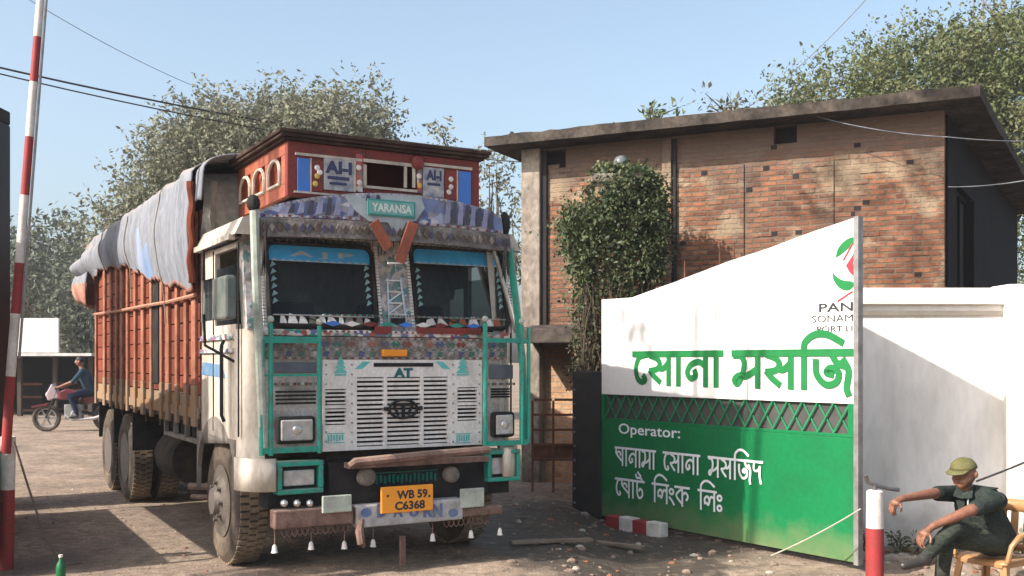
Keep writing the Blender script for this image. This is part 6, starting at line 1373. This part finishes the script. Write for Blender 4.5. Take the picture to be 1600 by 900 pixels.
# ------------------------------------------------------------------ motorcycle with rider behind the truck
def motorbike():
    YB = 23.6; p = at(121, 672, YB); t = thing('motorcycle', 'red motorcycle with white fairing ridden past behind the truck', 'motorcycle', (p.x, YB, 0), math.pi + .22)
    RD = mat('bike_red', (.12, .012, .018), (.07, .012, .015), 6, .5, .3); BK = T['black']
    # local x forward
    for x in (.66, -.64):
        w_ = thing('wheel', None, None); w_.parent = t; w_.location = (x, 0, .31)
        mb = MB(); mb.tube([V(.265 * math.cos(a * math.pi / 16), 0, .265 * math.sin(a * math.pi / 16)) for a in range(32)], .048, 10, closed=True); mb.build('tyre', T['tyre'], w_, smooth=True)
        mb = MB(); mb.tube([V(.215 * math.cos(a * math.pi / 16), 0, .215 * math.sin(a * math.pi / 16)) for a in range(32)], .02, 8, closed=True)
        for k in range(6): a = k * math.pi / 3; mb.bar((0, 0, 0), (.21 * math.cos(a), 0, .21 * math.sin(a)), .035, .02, up=(0, 1, 0))
        mb.lathe([(.05, -.06), (.05, .06)], (0, 0, 0), (0, 1, 0), 12); mb.build('rim', M['steel'], w_)
    mb = MB(); [mb.tube([V(.66, s * .09, .31), V(.50, s * .09, .74), V(.44, s * .09, .92)], .022, 8) for s in (-1, 1)]; mb.tube([V(.40, -.34, 1.0), V(.44, -.1, .96), V(.44, .1, .96), V(.40, .34, 1.0)], .014, 8); mb.build('fork', BK, t, smooth=True)
    mb = MB(); mb.prism([(.36, .78), (.62, .70), (.66, .86), (.54, 1.10), (.44, 1.0)], lambda x, z, s: V(x, -.11 + .22 * s, z)); mb.build('fairing', mat('fairing_white', (.30, .27, .29), (.4, .2, .2), 6, .5, .4), t, bevel=.03)
    MB().ball((.645, 0, .84), .075, 12, 8, (.5, 1.1, .9)).build('headlight', T['lens'], t)
    mb = MB(); mb.prism([(.62, .66), (.98, .58), (.96, .54), (.62, .60)], lambda x, z, s: V(x, -.06 + .12 * s, z)); mb.build('mudguard', RD, t, bevel=.01)
    mb = MB(); mb.prism([(-.08, .72), (.40, .72), (.40, .90), (.22, .98), (-.02, .90)], lambda x, z, s: V(x, -.14 + .28 * s, z)); mb.build('fuel_tank', RD, t, bevel=.05, seg=3)
    mb = MB(); mb.prism([(-.08, .76), (-.7, .84), (-.74, .90), (-.10, .86)], lambda x, z, s: V(x, -.11 + .22 * s, z)); mb.build('saddle', BK, t, bevel=.03)
    mb = MB(); mb.prism([(-.2, .6), (-.78, .78), (-.7, .85), (-.1, .75)], lambda x, z, s: V(x, -.09 + .18 * s, z)); mb.build('tail_panel', RD, t, bevel=.02)
    mb = MB(); mb.box(-.12, .26, -.14, .14, .28, .62); mb.lathe([(.12, -.2), (.12, .2)], (.0, 0, .38), (0, 1, 0), 14); mb.build('engine', M['steel'], t, bevel=.02)
    mb = MB(); mb.tube([V(.25, .12, .4), V(.1, .16, .26), V(-.4, .17, .30), V(-.75, .18, .42)], [.022, .025, .045, .05], 10); mb.build('exhaust', T['chrome'], t, smooth=True)
    mb = MB(); [mb.bar((-.1, s * .1, .45), (-.64, s * .1, .31), .04, .05) for s in (-1, 1)]; mb.bar((.4, 0, .85), (.2, 0, .35), .05); mb.bar((-.1, 0, .75), (-.1, 0, .3), .05); mb.build('frame', BK, t)
    JE, BL = mat('jeans_dark_blue', (.018, .026, .06), None, 6, .6, .9), mat('shirt_blue', (.028, .05, .07), (.02, .035, .05), 6, .7, .9)
    r = thing('person', 'rider in a blue shirt sitting on the red motorcycle', 'person', tuple(t.location), t.rotation_euler.z); P = []
    P += [('c', (-.28, -.06, .95), (-.14, -.06, 1.30), .12, .13, 1), ('c', (-.28, .06, .95), (-.14, .06, 1.30), .12, .13, 1), ('c', (-.12, -.16, 1.37), (-.12, .16, 1.37), .075, .075, 1), ('c', (-.12, 0, 1.38), (-.07, 0, 1.50), .06, .05, 0),
          ('e', (-.05, 0, 1.60), .10, (1, .85, 1.12), 0), ('c', (.05, 0, 1.60), (.06, 0, 1.58), .012, .016, 0), ('e', (-.05, .088, 1.6), .024, (.7, .6, 1.2), 0), ('e', (-.05, -.088, 1.6), .024, (.7, .6, 1.2), 0), ('e', (-.28, 0, .93), .15, (1, 1.1, .7), 2)]
    for s in (-1, 1):
        P += [('c', (-.12, s * .2, 1.36), (.05, s * .29, 1.14), .06, .05, 1), ('c', (.05, s * .29, 1.14), (.34, s * .30, 1.02), .042, .03, 0), ('c', (.34, s * .30, 1.02), (.41, s * .30, 1.0), .034, .03, 0)]
        for i in range(4): P.append(('c', (.40, s * (.27 + .022 * i), 1.01), (.43, s * (.27 + .022 * i), .985), .011, .010, 0))
        P.append(('c', (.38, s * .26, 1.0), (.40, s * .245, .98), .012, .011, 0))
        P += [('c', (-.26, s * .09, .92), (.12, s * .20, .80), .092, .07, 2), ('c', (.12, s * .20, .80), (-.02, s * .20, .42), .066, .048, 2), ('c', (-.03, s * .2, .36), (.12, s * .21, .33), .042, .036, 3)]
    body_mesh('body', P, [SKIN, BL, JE, SHOE], .014, r, 3)
    MB().ball((-.065, 0, 1.635), .104, 14, 10, (1, .9, .95)).build('hair', mat('hair_black', (.015, .013, .012), None, 8, .5, .6), r, smooth=True)
    MB().tube([V(0, -.14, .30), V(.0, .2, .32)], .015, 6).build('foot_peg', BK, t)
motorbike()
# ------------------------------------------------------------------ rubble and litter
def stone(mb, x, y, r, rnd, z0=None):
    n, m_ = 7, 5; c = V(x, y, (gz(x, y) if z0 is None else z0) + r * .1); vs = []
    sq = (rnd.uniform(.8, 1.4), rnd.uniform(.7, 1.2), rnd.uniform(.5, .8)); a0 = rnd.uniform(0, 3)
    for i in range(m_ + 1):
        for k in range(n):
            th = math.pi * i / m_; ph = 2 * math.pi * k / n + a0; q = r * rnd.uniform(.8, 1.15) if 0 < i < m_ else r
            vs.append(c + V(q * sq[0] * math.sin(th) * math.cos(ph), q * sq[1] * math.sin(th) * math.sin(ph), q * sq[2] * math.cos(th)))
    mb.add(vs, [(i * n + k, i * n + (k + 1) % n, (i + 1) * n + (k + 1) % n, (i + 1) * n + k) for i in range(m_) for k in range(n)])
rnd = random.Random(31)
ST = [mat('stone_pale', (.40, .36, .31), (.3, .26, .22), 12, .8, .95, bump=.4), mat('stone_brown', (.24, .18, .14), (.14, .10, .08), 12, .8, .95, bump=.4), mat('stone_brick', (.24, .11, .07), (.22, .10, .06), 12, .8, .95, bump=.4)]
mb = MB()
for i in range(900):
    k = rnd.random()
    if k < .22: x, y, r = rnd.uniform(.0, 2.4), rnd.uniform(7.8, 11.8), rnd.choice([.008, .012, .02, .034])
    elif k < .4: x, y, r = rnd.uniform(2.9, 5.2), rnd.uniform(8.9, 9.55), rnd.choice([.015, .03, .04])
    else: x, y, r = rnd.uniform(-6, 3), rnd.uniform(7.2, 13), rnd.choice([.006, .008, .012, .016])
    mb.mat(rnd.choice([0, 1, 1, 1, 2, 1])); stone(mb, x, y, r, rnd)
tag(mb.build('rubble', ST), kind='stuff')
big = [(1328, 812, .075, 'pale broken stone nearest the gate end'), (1346, 820, .085, 'largest pale stone by the foot of the white wall'), (1362, 829, .065, 'pale stone just behind the striped post'), (1393, 836, .06, 'pale stone right of the striped post'), (1412, 846, .07, 'flat pale stone behind the guard hand'), (1430, 852, .05, 'small pale stone close to the guard shoe')]
for px, py, r, lb in big:
    Yq = 9.2; c = at(px, py, Yq); mb = MB(); stone(mb, c.x, Yq, r * 1.1, rnd); tag(mb.build('broken_stone', ST[0], bevel=.006), lb, 'stone', 'pale stones along the white wall')
for j, (x, y, L_, a, lb) in enumerate(((.35, 9.0, .75, .3, 'weathered plank lying in the mud beside the truck bumper'), (.95, 9.6, .6, -.5, 'short plank lying in the mud near the gate post'))):
    t = MB().box(-L_ / 2, L_ / 2, -.045, .045, 0, .025).build('plank', mat('old_plank', (.28, .22, .17), (.12, .09, .07), 6, .9, .9, bump=.4, stretch=(.3, 2, 1)), bevel=.004); t.location = (x, y, gz(x, y) + .012); t.rotation_euler = (0, .02, a); tag(t, lb, 'plank', 'planks in the mud')
# dry weeds along the wall foot
for i, (px, py) in enumerate(((1405, 838), (1436, 845), (1345, 835), (1590, 865))):
    c = at(px, py, 9.35); weed('wall_weed', ['dry weed at the wall foot behind the striped post', 'dry weed growing behind the guard knee', 'dry weed at the wall foot by the gate end', 'dry weed behind the plastic chair'][i], (c.x, 9.35, gz(c.x, 9.35)), 90, .22, .06, [M['leaf_dusty'], M['leaf_green']], 50 + i, spread=.09, group='weeds along the white wall')

# ------------------------------------------------------------------ pieces of one name become parts of their own
def separate(o):
    me = o.data; n = len(me.vertices); par = list(range(n))
    def find(a):
        while par[a] != a: par[a] = par[par[a]]; a = par[a]
        return a
    for e in me.edges:
        a, b = find(e.vertices[0]), find(e.vertices[1])
        if a != b: par[a] = b
    isl = {}
    for p in me.polygons: isl.setdefault(find(p.vertices[0]), []).append(p)
    if len(isl) < 2: return
    for ps in isl.values():
        ids = sorted({v for p in ps for v in p.vertices}); mp = {v: i for i, v in enumerate(ids)}
        nm = bpy.data.meshes.new(o.name); nm.from_pydata([me.vertices[v].co for v in ids], [], [[mp[v] for v in p.vertices] for p in ps])
        for m in me.materials: nm.materials.append(m)
        nm.polygons.foreach_set('material_index', [p.material_index for p in ps]); nm.polygons.foreach_set('use_smooth', [p.use_smooth for p in ps])
        c = o.copy(); c.data = nm; COL.objects.link(c)
    bpy.data.objects.remove(o)
for o in list(truck.children) + list(crown_o.children):
    if o.name.split('.')[0] in ('cab_corner', 'bumper_corner', 'bumper_beam', 'mud_flap', 'side_lamp', 'white_box', 'battery', 'bolt_head', 'guard_finial', 'windscreen_pillar', 'step_rail', 'flower_stud', 'red_trim', 'window_frame', 'side_moulding', 'door_seam'): separate(o)

# ------------------------------------------------------------------ dusty air
HZ = bpy.data.materials.new('dusty_air'); HZ.use_nodes = True; hn = HZ.node_tree.nodes; hn.remove(hn['Principled BSDF'])
pv = hn.new('ShaderNodeVolumePrincipled'); pv.inputs['Color'].default_value = (.86, .88, .92, 1); pv.inputs['Density'].default_value = .0011; pv.inputs['Anisotropy'].default_value = .2
HZ.node_tree.links.new(pv.outputs[0], hn['Material Output'].inputs['Volume'])
tag(MB().box(-75, 75, -18, 70, -1.4, 19).build('haze', HZ), kind='stuff')
